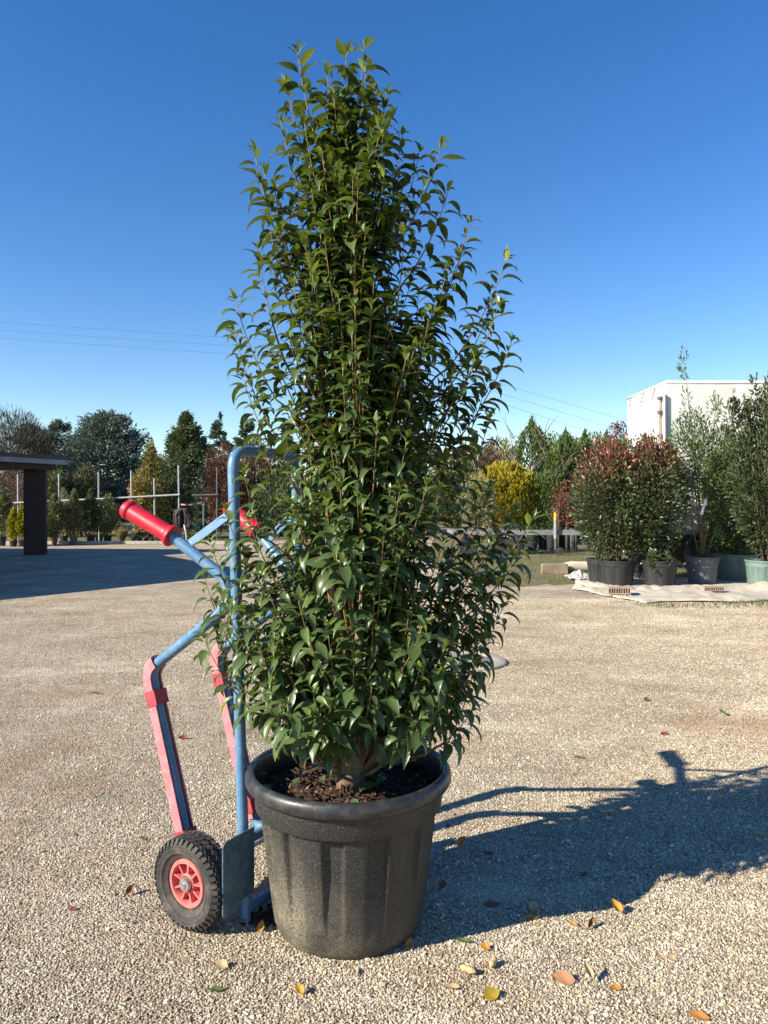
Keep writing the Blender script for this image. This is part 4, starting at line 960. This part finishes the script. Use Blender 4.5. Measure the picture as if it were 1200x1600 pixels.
TRAY = [(208, 847, 'pale flowering plant in a small pot beneath the pole frame', 'olive_shrub'), (218, 848, 'low dark plant in a small pot between pale and spiky plants', 'dark_shrub'), (229, 847, 'spiky pale green plant in a small pot beneath the pole frame', 'willow_leaf'),
        (240, 848, 'small red leaved plant in a pot beneath the pole frame', 'red_leaf_shrub'), (252, 847, 'low dark plant in a small pot next to the red leaved plant', 'dark_shrub'), (263, 846, 'low dark plant in a small pot beneath the pole frame', 'dark_shrub'),
        (275, 845, 'low dark plant in a small pot near the hose end', 'dark_shrub'), (300, 844, 'low dark plant in a small pot below the columnar juniper', 'dark_shrub'), (330, 842, 'small red leaved plant in a pot below the dark pole frame', 'red_leaf_shrub')]
for i, (px, py, lab, mt) in enumerate(TRAY):
    t = thing('small_pot_plant', lab, 'pot plant', G(px, py), 'small pot plants beneath the pole frame'); pot(t, .11, .085, .16, M_potdk, flutes=False, n=16)
    bush(t, 'foliage', LM[mt], (0, 0, .27), .17, .15, .13, 260, 20, .07, .035, 90 + i, tint=(.5, .25))

# ------------------------------------------------------------------ trees on the right, behind
for i, (px, top, wp, d, lab) in enumerate(((832, 660, 84, 33, 'tall pointed green cypress behind the golden ball shrub'), (884, 676, 56, 36, 'green cypress with narrow tip beside the leafless tree'),
        (914, 680, 60, 37, 'rounded green cypress behind the red leaved shrubs'), (948, 682, 62, 38, 'rounded green cypress behind the red tipped photinia'), (988, 684, 60, 40, 'green cypress partly hidden by the white trailer'),
        (740, 690, 70, 39, 'green cypress partly hidden by the laurel crown'), (665, 688, 84, 40, 'green cypress straight behind the laurel'), (590, 684, 84, 41, 'dark cypress straight behind the laurel trunk'), (520, 686, 84, 42, 'cypress behind the left half of the laurel'))):
    shrub('cypress_tree', lab, px, top, 838, d, wp * 1.2, LM['cypress_foliage'], 110 + i, 9500, 240, .17, .06, 'tree', 2, group='cypress trees along the back', up=1.2, jit=.4, shell=.6, spread=.085, tint=(.38, .22), toptint=.15, profile=((-1, -.5, .2, .75, 1.05), (.95, 1, .85, .5, .1)))
for i, (px, top, wp, mt, lab) in enumerate(((778, 690, 70, 'cypress_foliage', 'broad light green bush filling in behind the leafless trees'), (862, 684, 60, 'cypress_foliage', 'light green bushy tree between the two tall cypresses'),
        (900, 690, 60, 'cypress_foliage', 'bushy green tree right behind the scarlet young shrub'), (930, 684, 66, 'laurustinus_leaf', 'olive green round tree behind the photinia crowns'), (975, 690, 60, 'cypress_foliage', 'green tree low beside the white box trailer'),
        (715, 700, 80, 'autumn_leaves', 'yellowing bushy tree hidden by the laurel right side'), (800, 740, 60, 'dark_shrub', 'dark evergreen bush at the back of the golden ball shrub'), (905, 742, 70, 'dark_shrub', 'dark evergreen bush at the back of the red shrubs'))):
    shrub('bushy_tree', lab, px, top, 840, 40 if top < 720 else 34, wp, LM[mt], 170 + i, 5000, 130, .20, .09, 'tree', 3, up=.8, shell=.5, spread=.11, tint=(.45, .22), toptint=.15)
shrub('tree', 'reddish brown tree top between cypress and white trailer', 966, 668, 830, 44, 60, LM['red_brown_leaves'], 130, 6000, 90, .18, .08, 'tree', 4, tint=(.65, .2))
shrub('shrub', 'red brown leafy shrub behind the golden ball shrub', 768, 694, 832, 30, 44, LM['red_brown_leaves'], 131, 3500, 80, .13, .06, shell=.2, tint=(.75, .25))
shrub('shrub', 'yellow leaved shrub behind the golden ball shrub', 788, 694, 832, 31, 40, LM['autumn_leaves'], 132, 2500, 70, .12, .06, shell=.2, tint=(.5, .2))
shrub('shrub', 'light green feathery shrub below the tall cypress', 846, 742, 838, 28, 60, LM['cypress_foliage'], 133, 5000, 80, .13, .04, tint=(.55, .2), up=1.0)
shrub('shrub', 'yellow green upright shrub between the cypresses', 866, 696, 836, 31, 28, LM['cypress_foliage'], 134, 3000, 60, .14, .05, tint=(.85, .15), up=1.2)
shrub('shrub', 'pale yellow variegated shrub beside the laurel branch tip', 745, 742, 842, 22.5, 56, LM['olive_shrub'], 135, 3200, 70, .09, .045, tint=(.75, .2), shell=.3)
for i, (px, wp, top, lab) in enumerate(((872, 20, 756, 'rusty red young shrub left of the photinia'), (886, 22, 750, 'scarlet leaved young shrub next to the photinia'), (901, 24, 752, 'dark red young shrub half behind the photinia'))):
    shrub('red_shrub', lab, px, top, 826, 24.5, wp, LM['red_leaf_shrub'], 140 + i, 520, 60, .075, .035, stems=5, shell=.1, tint=((.35, .6, .45)[i], .25), spread=.2)
for px, top, d, sd, lab in ((793, 668, 31, 1, 'leafless pale tree with forked crown behind the golden ball shrub'), (850, 668, 32, 5, 'leafless brown tree with upright branches between the cypresses'), (766, 662, 30, 9, 'thin leafless tree with white stem by the laurel branch')):
    t = thing('bare_tree', lab, 'tree', (P(px, 800, d).x, d, 0)); rg = random.Random(sd); H_ = P(px, top, d).z
    limb_tree(t, (0, 0, 0), H_ * .62, .75, 6, rg, M_pale if sd != 5 else M_trunkb, .07, 2, .9)
# golden ball shrub
gb = G(792, 851); t = thing('golden_ball_shrub', 'round golden yellow conifer ball on pale stems behind the trailer drawbar', 'shrub', gb); d = gb.y
for dx in (-.12, .05, .2): trunk(t, [(dx * .4, 0, 0), (dx, 0, .5), (dx * 2.2, 0, 1.2)], .035, .02, M_pale, 'stem', 6)
zc = P(792, 772, d).z; bush(t, 'crown', LM['gold_foliage'], (0, 0, zc), sc(50, d), sc(50, d), sc(45, d), 14000, 300, .13, .045, 150, up=1.4, out=.8, jit=.2, shell=.84, spread=.065, tint=(.22, .24), toptint=.5)
# far wood
rg = np.random.default_rng(9); n = 26000; x = rg.uniform(-95, 110, n); z = rg.random(n) ** .8 * (3.0 + 1.2 * np.sin(x * .35) + .8 * np.sin(x * .9 + 1)) ; y = 82 + rg.normal(0, 3, n)
v, f, tt = cards(np.stack([x, y, np.maximum(z, .1)], 1), rg.normal(size=(n, 3)) + np.array([0, 0, .6]), rg.uniform(.4, .9, n), rg.uniform(.2, .5, n), np.clip(.45 + .3 * np.sin(x * .5) + rg.normal(0, .2, n), 0, 1))
tag(link('distant_wood', np_mesh('distant_wood', v, f, tt), LM['far_wood']), 'low distant wood along the horizon', 'wood', kind='stuff')

# ------------------------------------------------------------------ trailer drawbar with jockey wheel, row of pots behind it
M_alu = plain('dull_galvanised_steel', (0.24, 0.25, 0.25), 0.6, 0.25, 4, metal=0.2)
M_yellow = plain('yellow_paint', (0.60, 0.38, 0.03), 0.6, 0.2, 10)
tb = G(868, 868); dt = tb.y; tr = thing('trailer', 'low galvanised trailer with yellow tipped jockey wheel on the grass', 'trailer', (tb.x, dt, 0))
zb = P(868, 832, dt).z
MB().box((-.55, .10, zb), (1.9, .05, .075)).box((.65, .10, zb), (.28, .052, .078)).build('drawbar', M_alu, tr)
MB().box((-2.2, 1.0, zb + .0), (.9, .85, .05)).build('bed', M_alu, tr)
jw = bpy.data.objects.new('jockey_wheel', None); COL.objects.link(jw); jw.parent = tr
MB().tube([(0, 0, .5), (0, 0, P(868, 812, dt).z)], .055, 12).build('outer_tube', M_alu, jw, True, 60)
MB().tube([(0, 0, P(868, 812, dt).z), (0, 0, P(868, 801, dt).z)], .052, 12).build('yellow_cap', M_yellow, jw, True, 60)
MB().tube([(0, 0, .18), (0, 0, .52)], .04, 12).build('inner_tube', M_dkpole, jw, True, 60)
MB().tube([(0, 0, 1.34), (.0, -.0, 1.42), (-.14, -.02, 1.42)], .012, 6).build('crank', M_dkpole, jw, True)
MB().box((.03, 0, .19), (.07, .05, .02)).build('fork', M_dkpole, jw)
MB().tube([(.12, -.045, .125), (.12, .045, .125)], .125, 22).build('wheel', M_tyre, jw, True, 50)
for dx in (-2.6, -1.5): MB().tube([(dx, .15, .28), (dx, .33, .28)], .28, 24).build('tyre', M_tyre, tr, True, 50)
for i, (px, py, w, lab) in enumerate(((893, 839, 15, 'grey topped black tub behind the drawbar next to the photinia'), (878, 838, 14, 'low black pot under the rusty red shrub'), (862, 837, 18, 'black pot behind the jockey wheel'), (848, 838, 16, 'black pot under the feathery light green shrub'), (832, 839, 18, 'black pot behind the drawbar left of the jockey wheel'), (812, 840, 18, 'black pot right of the golden ball shrub stems'), (775, 841, 18, 'black pot left of the golden ball shrub stems'))):
    d = 24.6 + .25 * (i % 2); g_ = P(px, 800, d); t = thing('nursery_pot', lab, 'pot', (g_.x, d, 0), 'black pots behind the trailer drawbar'); pot(t, sc(w, d) / 2, sc(w, d) * .4, .75 if i == 0 else .62, M_potdk if i else M_potgrey, flutes=False, n=20)
tcp = P(737, 833, 30); t = thing('terracotta_pot', 'terracotta coloured pot glimpsed through the laurel branch', 'pot', (tcp.x, 30, 0)); pot(t, .22, .16, .58, plain('terracotta', (.30, .10, .05), .8), flutes=False, n=20)

# kerb stones, roll, plastic
def stone(name, label, px0, px1, py0, py1, mat, cat, dep=.14, rz=0):
    g_ = G((px0 + px1) / 2, py1); d = g_.y; w = sc(px1 - px0, d); h_ = sc(py1 - py0, d)
    o = MB().box((0, 0, h_ / 2), (w / 2, dep, h_ / 2)).build(name, mat); o.location = (g_.x, d + dep, 0); o.rotation_euler = (0, 0, rz)
    bv = o.modifiers.new('b', 'BEVEL'); bv.width = .012; bv.segments = 2
    return tag(o, label, cat)
stone('kerb_stone', 'weathered grey brown kerb stone in the grass', 847, 888, 881, 897, plain('weathered_stone', (.25, .20, .14), .9, .3, 5, bmp=.5, bscale=40), 'kerb stone', .07)
M_fabric = plain('dusty_white_sheet', (0.46, 0.405, 0.32), 0.75, 0.2, 4, bmp=0.3, bscale=20)
r = random.Random(6); g_ = G(906, 896); d = g_.y
o = MB().tube([(-.28, 0, .12), (-.14, .0, .14), (.05, .01, .135), (.35, .02, .13)], [.115, .125, .12, .12], 14).build('fabric_roll', M_fabric, None, True, 60); o.location = (g_.x, d + .15, 0); tag(o, 'off white roll of sheeting beside the photinia pots', 'roll')
mb = MB(); nx = 14; vs = []
for j in range(nx):
    for i in range(nx): vs.append(((i / (nx - 1) - .5) * .55, (j / (nx - 1) - .5) * .5, .02 + .16 * max(0, 1 - abs(i - 6) / 7) * max(0, 1 - abs(j - 8) / 7) + r.uniform(0, .05)))
mb.add(vs, [(j * nx + i, j * nx + i + 1, (j + 1) * nx + i + 1, (j + 1) * nx + i) for j in range(nx - 1) for i in range(nx - 1)])
o = mb.build('plastic_sheet', plain('clear_grey_plastic', (.42, .41, .39), .35, .25, 9), None, False); o.location = G(908, 906); tag(o, 'crumpled greyish plastic sheet left of the photinia pots', 'plastic sheet')
sol = o.modifiers.new('s', 'SOLIDIFY'); sol.thickness = .006

# ground cloth under the right-hand pots
q4 = [G(886, 921), G(955, 946), G(1420, 936), G(1420, 884), G(918, 897)]
def cloth():
    mb = MB(); nx, ny = 110, 26; vs = []; rr = random.Random(8)
    fl = [Vector((3.33, 13.15, 0)), Vector((4.02, 11.25, 0)), Vector((5.5, 11.55, 0)), Vector((8.6, 11.75, 0))]
    bl = [Vector((3.95, 15.2, 0)), Vector((4.6, 15.5, 0)), Vector((6.0, 15.4, 0)), Vector((8.8, 15.2, 0))]
    def at(L_, t):
        k = t * 3; j = min(2, int(k)); return L_[j].lerp(L_[j + 1], k - j)
    from mathutils import noise as mn
    for j in range(ny):
        for i in range(nx):
            t, s_ = i / (nx - 1), j / (ny - 1); p = at(fl, t).lerp(at(bl, t), s_)
            w = .035 * abs(mn.noise(Vector((p.x * 1.2, p.y * 4.2, 1.3)))) + .028 * abs(mn.noise(Vector((p.x * 4.1, p.y * 5.3, 7)))) + .06 * max(0, 1 - abs(s_ - .36 - .05 * mn.noise(Vector((p.x * 1.5, 0, 0)))) * 22) * (.4 + .6 * abs(mn.noise(Vector((p.x * .8, 3, 0)))))
            edge = min(1, min(s_, 1 - s_) * 10 + .25)
            k = .25 if s_ > .55 else 1
            p = p + Vector((.05 * mn.noise(Vector((p.x * 3, p.y * 3, 5))), .08 * mn.noise(Vector((p.x * 2, p.y, 9))), 0))
            vs.append((p.x + .12 * mn.noise(Vector((p.x * 1.1, p.y * .9, 2))), p.y + .22 * mn.noise(Vector((p.x * 1.3, 4.4, s_))), .014 + w * edge * k * 2.3))
    mb.add(vs, [(j * nx + i, j * nx + i + 1, (j + 1) * nx + i + 1, (j + 1) * nx + i) for j in range(ny - 1) for i in range(nx - 1)])
    o = mb.build('ground_cloth', M_fabric, None, True); sol = o.modifiers.new('s', 'SOLIDIFY'); sol.thickness = .004; sol.offset = -1
    tag(o, 'creased off white ground sheet under the shrub pots', 'ground sheet')
cloth()
M_brick = plain('pale_clay', (0.32, 0.23, 0.165), 0.9, 0.2, 12, bmp=0.4, bscale=60)
for px, py, wpx, hpx, rz, lab in ((969, 934, 34, 13, -.12, 'hollow clay brick lying on the ground sheet'), (1116, 929, 32, 8, .05, 'flat pale brick half covered by the ground sheet')):
    g_ = G(px, py); w, h_ = sc(wpx, g_.y), sc(hpx, g_.y) * .85; o = thing('brick', lab, 'brick', (g_.x, g_.y + .07, .055)); o.rotation_euler = (0, 0, rz)
    mb = MB().box((0, 0, h_ * .08), (w / 2, .07, h_ * .08)).box((0, 0, h_ * .90), (w / 2, .07, h_ * .10))
    nweb = 9
    for k in range(nweb + 1): mb.box(((k / nweb - .5) * w * .96, 0, h_ * .48), (w * .018, .069, h_ * .32))
    mb.box((0, .03, h_ * .48), (w * .485, .02, h_ * .318)).build('body', M_brick, o)

# ------------------------------------------------------------------ potted shrubs on the ground cloth
M_potgreen = plain('pale_green_pot', (0.12, 0.175, 0.155), 0.6, 0.18, 6, bmp=0.1)
def pot_shrub(label, px, by, rim_px, h_px, mat_pot, name='potted_shrub', group=None, taper=.8):
    g_ = G(px, by); d = g_.y + sc(rim_px, g_.y) * .38; r1 = sc(rim_px, d) / 2; h_ = sc(h_px, d)
    t = thing(name, label, 'potted shrub', ((px - 600) / F * d, d, .02), group); pot(t, r1, r1 * taper, h_, mat_pot); return t, d, r1, h_
def top_bush(t, d, px, x0, x1, top, bot, mat, seed, n, nc, L_, W_, **kw):
    cx = sc((x0 + x1) / 2 - px, d); zt, zb = P(0, top, d).z - .02, P(0, bot, d).z - .02
    bush(t, 'foliage', mat, (cx, 0, (zt + zb) / 2), sc(x1 - x0, d) / 2, sc(x1 - x0, d) / 2 * .8, (zt - zb) / 2, n, nc, L_, W_, seed, **kw)
def canes(t, h_, spec, rr, mat=M_cane, r0=.016):
    for (x1, y1, z1) in spec:
        a = rr.uniform(0, 6.28); trunk(t, [(.06 * math.cos(a), .05 * math.sin(a), h_ * .8), (x1 * .45 + .03 * math.cos(a), y1 * .4, h_ + (z1 - h_) * .45), (x1, y1, z1)], r0, .004, mat, 'cane', 6)
PH = ((-1, -.45, .35, .8, 1.1), (.7, 1.0, 1.0, .85, .5))
rr = random.Random(12)
t, d, r1, h_ = pot_shrub('red tipped photinia in a black pot nearest the brick', 965, 917, 55, 38, M_potdk, 'potted_photinia', 'photinias in black pots')
canes(t, h_, [(-.25, 0, 1.2), (.1, .1, 1.4), (.3, -.1, 1.3), (-.1, .2, 1.6), (.0, 0, 1.9)], rr, M_trunkb, .022)
top_bush(t, d, 965, 900, 1022, 702, 872, LM['photinia_leaf'], 201, 7500, 200, .085, .038, up=.7, jit=.6, shell=.4, spread=.12, tint=(.26, .15), toptint=.8, profile=PH)
t, d, r1, h_ = pot_shrub('red tipped photinia in a black pot behind the off white roll', 938, 912, 42, 36, M_potdk, 'potted_photinia', 'photinias in black pots')
canes(t, h_, [(-.2, 0, 1.2), (.1, .1, 1.5), (0, 0, 1.9)], rr, M_trunkb, .02)
top_bush(t, d, 938, 893, 992, 686, 866, LM['photinia_leaf'], 202, 4600, 150, .085, .038, up=.7, jit=.6, shell=.4, spread=.12, tint=(.26, .15), toptint=.9, profile=PH)
t, d, r1, h_ = pot_shrub('red tipped photinia in a black pot next to the willowy shrub', 1031, 919, 54, 40, M_potdk, 'potted_photinia', 'photinias in black pots')
canes(t, h_, [(-.2, 0, 1.2), (.15, .1, 1.5), (0, 0, 2.0)], rr, M_trunkb, .02)
top_bush(t, d, 1031, 968, 1074, 686, 874, LM['photinia_leaf'], 203, 7500, 200, .085, .038, up=.7, jit=.6, shell=.4, spread=.12, tint=(.24, .15), toptint=.7, profile=PH)
bush(t, 'low_shoot', LM['photinia_leaf'], (-.12, -.28, h_ + .02), .18, .08, .16, 120, 14, .10, .045, 207, tint=(.4, .15))
for k in range(9):                          # thin leaders above the photinia
    x_ = rr.uniform(-.7, .3); z_ = rr.uniform(2.35, 2.95) - .25 * abs(x_)
    mb = MB().tube([(x_ * .8, 0, 1.7), (x_, .05, z_)], [.006, .003], 4); mb.build('leader', M_trunkb, t)
    bush(t, 'leader_leaves', LM['photinia_leaf'], (x_ * .96, .04, z_ - .25), .07, .07, .28, 60, 12, .075, .03, 220 + k, up=1.2, tint=(.6, .25), shell=.1)
t, d, r1, h_ = pot_shrub('red tipped photinia in a black pot in shade between the photinias', 1003, 905, 44, 36, M_potdk, 'potted_photinia', 'photinias in black pots')
top_bush(t, d, 1003, 950, 1055, 688, 866, LM['photinia_leaf'], 204, 4500, 120, .085, .038, up=.7, shell=.4, tint=(.25, .15), toptint=.4, profile=PH)

t, d, r1, h_ = pot_shrub('airy willowy shrub with one tall shoot in a dirty black pot', 1097, 915, 50, 42, M_potgrey)
def Zr(py, d): return P(0, py, d).z - .02
cn = [(sc(-30, d), 0, Zr(545, d)), (sc(-25, d), .1, Zr(640, d)), (sc(20, d), -.1, Zr(620, d)), (sc(10, d), .1, Zr(700, d)), (sc(-40, d), .0, Zr(720, d)), (sc(40, d), 0, Zr(690, d)), (sc(25, d), .15, Zr(660, d)), (sc(-10, d), -.1, Zr(655, d)), (sc(50, d), .1, Zr(760, d))]
canes(t, h_, cn, rr, M_cane, .016)
bush(t, 'foliage', LM['willow_leaf'], (sc(-14, d), 0, Zr(708, d)), sc(36, d), .4, sc(62, d), 1700, 100, .085, .026, 210, up=.9, shell=.2, spread=.13, tint=(.32, .22))
bush(t, 'foliage', LM['willow_leaf'], (sc(12, d), 0, Zr(735, d)), sc(40, d), .4, sc(85, d), 2300, 110, .085, .026, 213, up=.9, shell=.2, spread=.13, tint=(.25, .2))
bush(t, 'shoot_leaves', LM['willow_leaf'], (sc(-29, d), 0, Zr(566, d)), .09, .09, sc(26, d), 95, 22, .085, .026, 211, up=.8, shell=.1, tint=(.75, .2))
bush(t, 'shoot_leaves', LM['willow_leaf'], (sc(-25, d), .05, Zr(628, d)), .1, .1, sc(30, d), 90, 22, .085, .026, 212, up=.8, shell=.1, tint=(.6, .2))
bush(t, 'shoot_leaves', LM['willow_leaf'], (sc(18, d), -.05, Zr(640, d)), .14, .1, sc(24, d), 150, 26, .085, .026, 214, up=.8, shell=.1, tint=(.7, .2))
bush(t, 'shoot_leaves', LM['willow_leaf'], (sc(14, d), -.1, Zr(838, d)), .3, .3, sc(30, d), 240, 30, .08, .026, 215, up=.5, shell=.2, tint=(.35, .2))
M_tag = plain('white_label', (0.8, 0.8, 0.78), 0.5, 0.05)
mb = MB().box((0, 0, 0), (.022, .002, .15), Matrix.Rotation(math.radians(17), 3, 'Y')).build('plant_tag', M_tag, t); mb.location = (sc(-11, d), -.38, Zr(792, d))

t, d, r1, h_ = pot_shrub('bushy glossy green shrub in a pale green pot partly in shade', 1148, 909, 62, 40, M_potgreen, taper=.86, group='pale green pots on the ground sheet')
canes(t, h_, [(-.3, 0, 1.3), (.3, .1, 1.4), (0, .1, 1.8)], rr, M_trunkb)
top_bush(t, d, 1148, 1098, 1204, 690, 868, LM['laurustinus_leaf'], 230, 9000, 150, .075, .036, up=.6, shell=.4, spread=.12, tint=(.32, .2), toptint=.1)
t, d, r1, h_ = pot_shrub('tall upright shrub with bronze tips in a pale green pot', 1196, 921, 58, 42, M_potgreen, taper=.86, group='pale green pots on the ground sheet')
sp = [(sc(x_, d), rr.uniform(-.2, .2), Zr(y_, d)) for x_, y_ in ((-60, 640), (-46, 622), (-35, 630), (-18, 596), (-5, 612), (8, 600), (20, 598), (34, 620), (48, 640), (-28, 660), (0, 650), (25, 660))]
canes(t, h_, sp, rr, M_cane, .014)
top_bush(t, d, 1196, 1132, 1266, 632, 872, LM['elaeagnus_leaf'], 231, 11500, 260, .095, .034, up=1.0, jit=.5, shell=.3, spread=.11, tint=(.32, .18), profile=((-1, -.2, .5, 1), (.5, .85, 1, .8)))
for k, (x_, y_, z_) in enumerate(sp[:9]):
    bush(t, 'shoot_leaves', LM['elaeagnus_leaf'], (x_ * .97, y_, z_ - .22), .09, .09, .36, 120, 26, .105, .034, 240 + k, up=1.1, shell=.1, tint=(.5, .3), toptint=.3)
mb = MB().box((0, 0, 0), (.10, .002, .028), Matrix.Rotation(math.radians(7), 3, 'Y')).build('plant_tag', M_tag, t); mb.location = (sc(-6, d), -.62, Zr(735, d))
# leaf motif printed on the pale green pot
mot = MB(); 
for q, ox, oz, s_ in ((.5, -.02, .035, .06), (-.35, .075, -.01, .075), (2.6, -.085, .0, .045), (1.0, .05, .05, .05)):
    pts = []
    for u in np.linspace(0, 2 * math.pi, 13)[:-1]:
        x_, z_ = s_ * math.cos(u), s_ * .42 * math.sin(u); x2, z2 = x_ * math.cos(q) - z_ * math.sin(q) + ox, x_ * math.sin(q) + z_ * math.cos(q) + oz
        th = x2 / r1 - 1.6; pts.append((math.cos(th) * (r1 * .955 + .006), math.sin(th) * (r1 * .955 + .006), h_ * .42 + z2))
    mot.add(pts, [tuple(range(12))])
mot.build('leaf_motif', M_dkpole, t)

# ------------------------------------------------------------------ white tarpaulin trailer box
def tarp_mat():
    m, n, b = new_mat('white_tarpaulin'); v = coords(n)
    c = ramp(n, noise(n, coords(n, 'Object', (1.4, 1.4, .35)), 1.6, 7, .7), [(0.34, (0.52, 0.49, 0.43)), (0.52, (0.74, 0.725, 0.68)), (0.7, (0.79, 0.78, 0.75))])
    c = mix(n, ramp(n, noise(n, v, 6, 6, .7), [(0.58, 0.0), (0.75, 0.3)]), c, (0.45, 0.41, 0.33))
    n.links.new(c, b.inputs['Base Color']); b.inputs['Roughness'].default_value = 0.6; bump(n, b, noise(n, v, 5, 4), .2, .02); return m
M_tarp = tarp_mat()
M_rust = plain('rusty_post', (0.30, 0.225, 0.145), 0.75, 0.5, 3)
cx0, cy0 = 5.9, 15.5; L_, Wd, zt, zb_ = 9.0, 2.42, 4.10, .98
lorry = thing('box_trailer', 'white tarpaulin covered box trailer behind the potted shrubs', 'trailer', (cx0, cy0, 0))
from mathutils import noise as mn
mb = MB()
def wall(o, u, v, nu, nv, nrm, amp):
    vs = []
    for j in range(nv + 1):
        for i in range(nu + 1):
            p = Vector(o) + Vector(u) * (i / nu) + Vector(v) * (j / nv); e = min(1, 6 * min(i / nu, 1 - i / nu, j / nv, 1 - j / nv))
            vs.append(p + Vector(nrm) * (amp * e * (mn.noise(p * .9) + .5 * mn.noise(p * 2.3))))
    k = nu + 1; mb.add(vs, [(j * k + i, j * k + i + 1, (j + 1) * k + i + 1, (j + 1) * k + i) for j in range(nv) for i in range(nu)])
wall((0, 0, zb_), (L_, 0, 0), (0, 0, zt - zb_), 60, 22, (0, -1, 0), .035)
wall((0, Wd, zb_), (0, -Wd, 0), (0, 0, zt - zb_), 18, 22, (-1, 0, 0), .03)
wall((L_, 0, zb_), (0, Wd, 0), (0, 0, zt - zb_), 18, 22, (1, 0, 0), .03)
wall((L_, Wd, zb_), (-L_, 0, 0), (0, 0, zt - zb_), 60, 22, (0, 1, 0), .03)
wall((0, 0, zt), (L_, 0, 0), (0, Wd, 0), 60, 18, (0, 0, 1), .02)
mb.build('tarpaulin', M_tarp, lorry, True, 40)
MB().tube([(0, 0, zt - .01), (L_, 0, zt - .01)], .028, 8).tube([(0, 0, zt - .01), (0, Wd, zt - .01)], .028, 8).build('roof_piping', M_tarp, lorry, True)
for x_ in (2.2, 4.5, 6.8): MB().box((x_, -.03, (zt + zb_) / 2), (.02, .012, (zt - zb_) / 2 - .04)).build('tarpaulin_seam', M_tarp, lorry)
po = trunk(lorry, [(-.06, .16, 1.0), (-.06, .16, zt - .32)], .026, .026, M_rust, 'corner_post', 10)
MB().tube([(-.0, -.035, 1.2), (-.0, -.035, zt - .28)], .022, 6).build('post_shadow_strip', M_dkpole, lorry, True)  # dark strip put in as the corner post's shadow on the cover
for z in (zt - .32, zt - .62, zt - 1.12, zt - 1.72): MB().lathe([(.032, -.03), (.055, -.03), (.055, .03), (.032, .03)], 12, M=Matrix.Translation((-.06, .16, z))).build('post_band', M_dkpole, lorry)
for y in (.55, 1.25, 2.1): MB().tube([(-.02, y, zt - .05), (-.05, y + .02, zt - .22), (-.04, y + .09, zt - .26)], .012, 5).build('tie_strap', M_potgrey, lorry)
MB().box((L_ / 2, Wd / 2, .93), (L_ / 2 + .02, Wd / 2 + .02, .045)).build('bed', M_alu, lorry)
MB().box((L_ / 2, .9, .72), (L_ / 2 - .2, .06, .14)).box((L_ / 2, Wd - .9, .72), (L_ / 2 - .2, .06, .14)).build('chassis', M_dkpole, lorry)
for x_ in (.95, 2.0, 6.8, 7.9):
    for y_ in (.22, Wd - .22): MB().lathe([(.2, -.12), (.40, -.12), (.44, -.08), (.45, 0), (.44, .08), (.40, .12), (.2, .12)], 32, M=Matrix.Translation((x_, y_, .45)) @ Matrix.Rotation(math.pi / 2, 4, 'X')).build('wheel', M_tyre, lorry, True, 40)
MB().tube([(.6 + .45 * 0 + .95 + .52 * math.cos(q) - .6, .1, .45 + .52 * math.sin(q)) for q in np.linspace(.4, 2.75, 10)], .03, 6).build('mudguard', M_potgrey, lorry, True)
# rope end below the post
MB().tube([(-.02, -.06, zt - 2.3), (.2, -.08, zt - 2.36), (.42, -.08, zt - 2.42)], .018, 6).build('rope', M_rust, lorry, True)

# ------------------------------------------------------------------ overhead line
up_ = thing('utility_pole', 'wooden utility pole carrying the overhead wires behind the laurel', 'utility pole', (P(585, 800, 70).x, 70, 0)); U0 = Vector(up_.location)
ZP = P(585, 536, 70).z
trunk(up_, [(0, 0, 0), (0, 0, ZP + .2)], .15, .10, M_trunkb, 'post', 10)
M_wire = plain('wire', (0.05, 0.06, 0.08), 0.6, 0.05)
for k, (yl, ym, yr, nm) in enumerate(((475, 540, 747, 'topmost'), (487, 553, 768, 'middle'), (499, 566, 790, 'lowest'))):
    A = P(-350, yl, 70); Bm = P(585, ym, 69.85); C_ = P(1300, yr, 110)
    MB().box(Vector((0, -.1, Bm.z)) - Vector((0, 0, 0)), (.05, .06, .05)).build('insulator', M_potgrey, up_)
    for a, b_, lab in ((A, Bm, nm + ' overhead wire crossing the sky between shed and laurel'), (Bm, C_, nm + ' overhead wire sloping down between laurel and white trailer')):
        pts = [a.lerp(b_, q) - Vector((0, 0, 4 * q * (1 - q) * .25)) for q in np.linspace(0, 1, 20)]
        tag(MB().tube(pts, .012, 4).build('overhead_wire', M_wire), lab, 'wire', 'overhead wires')
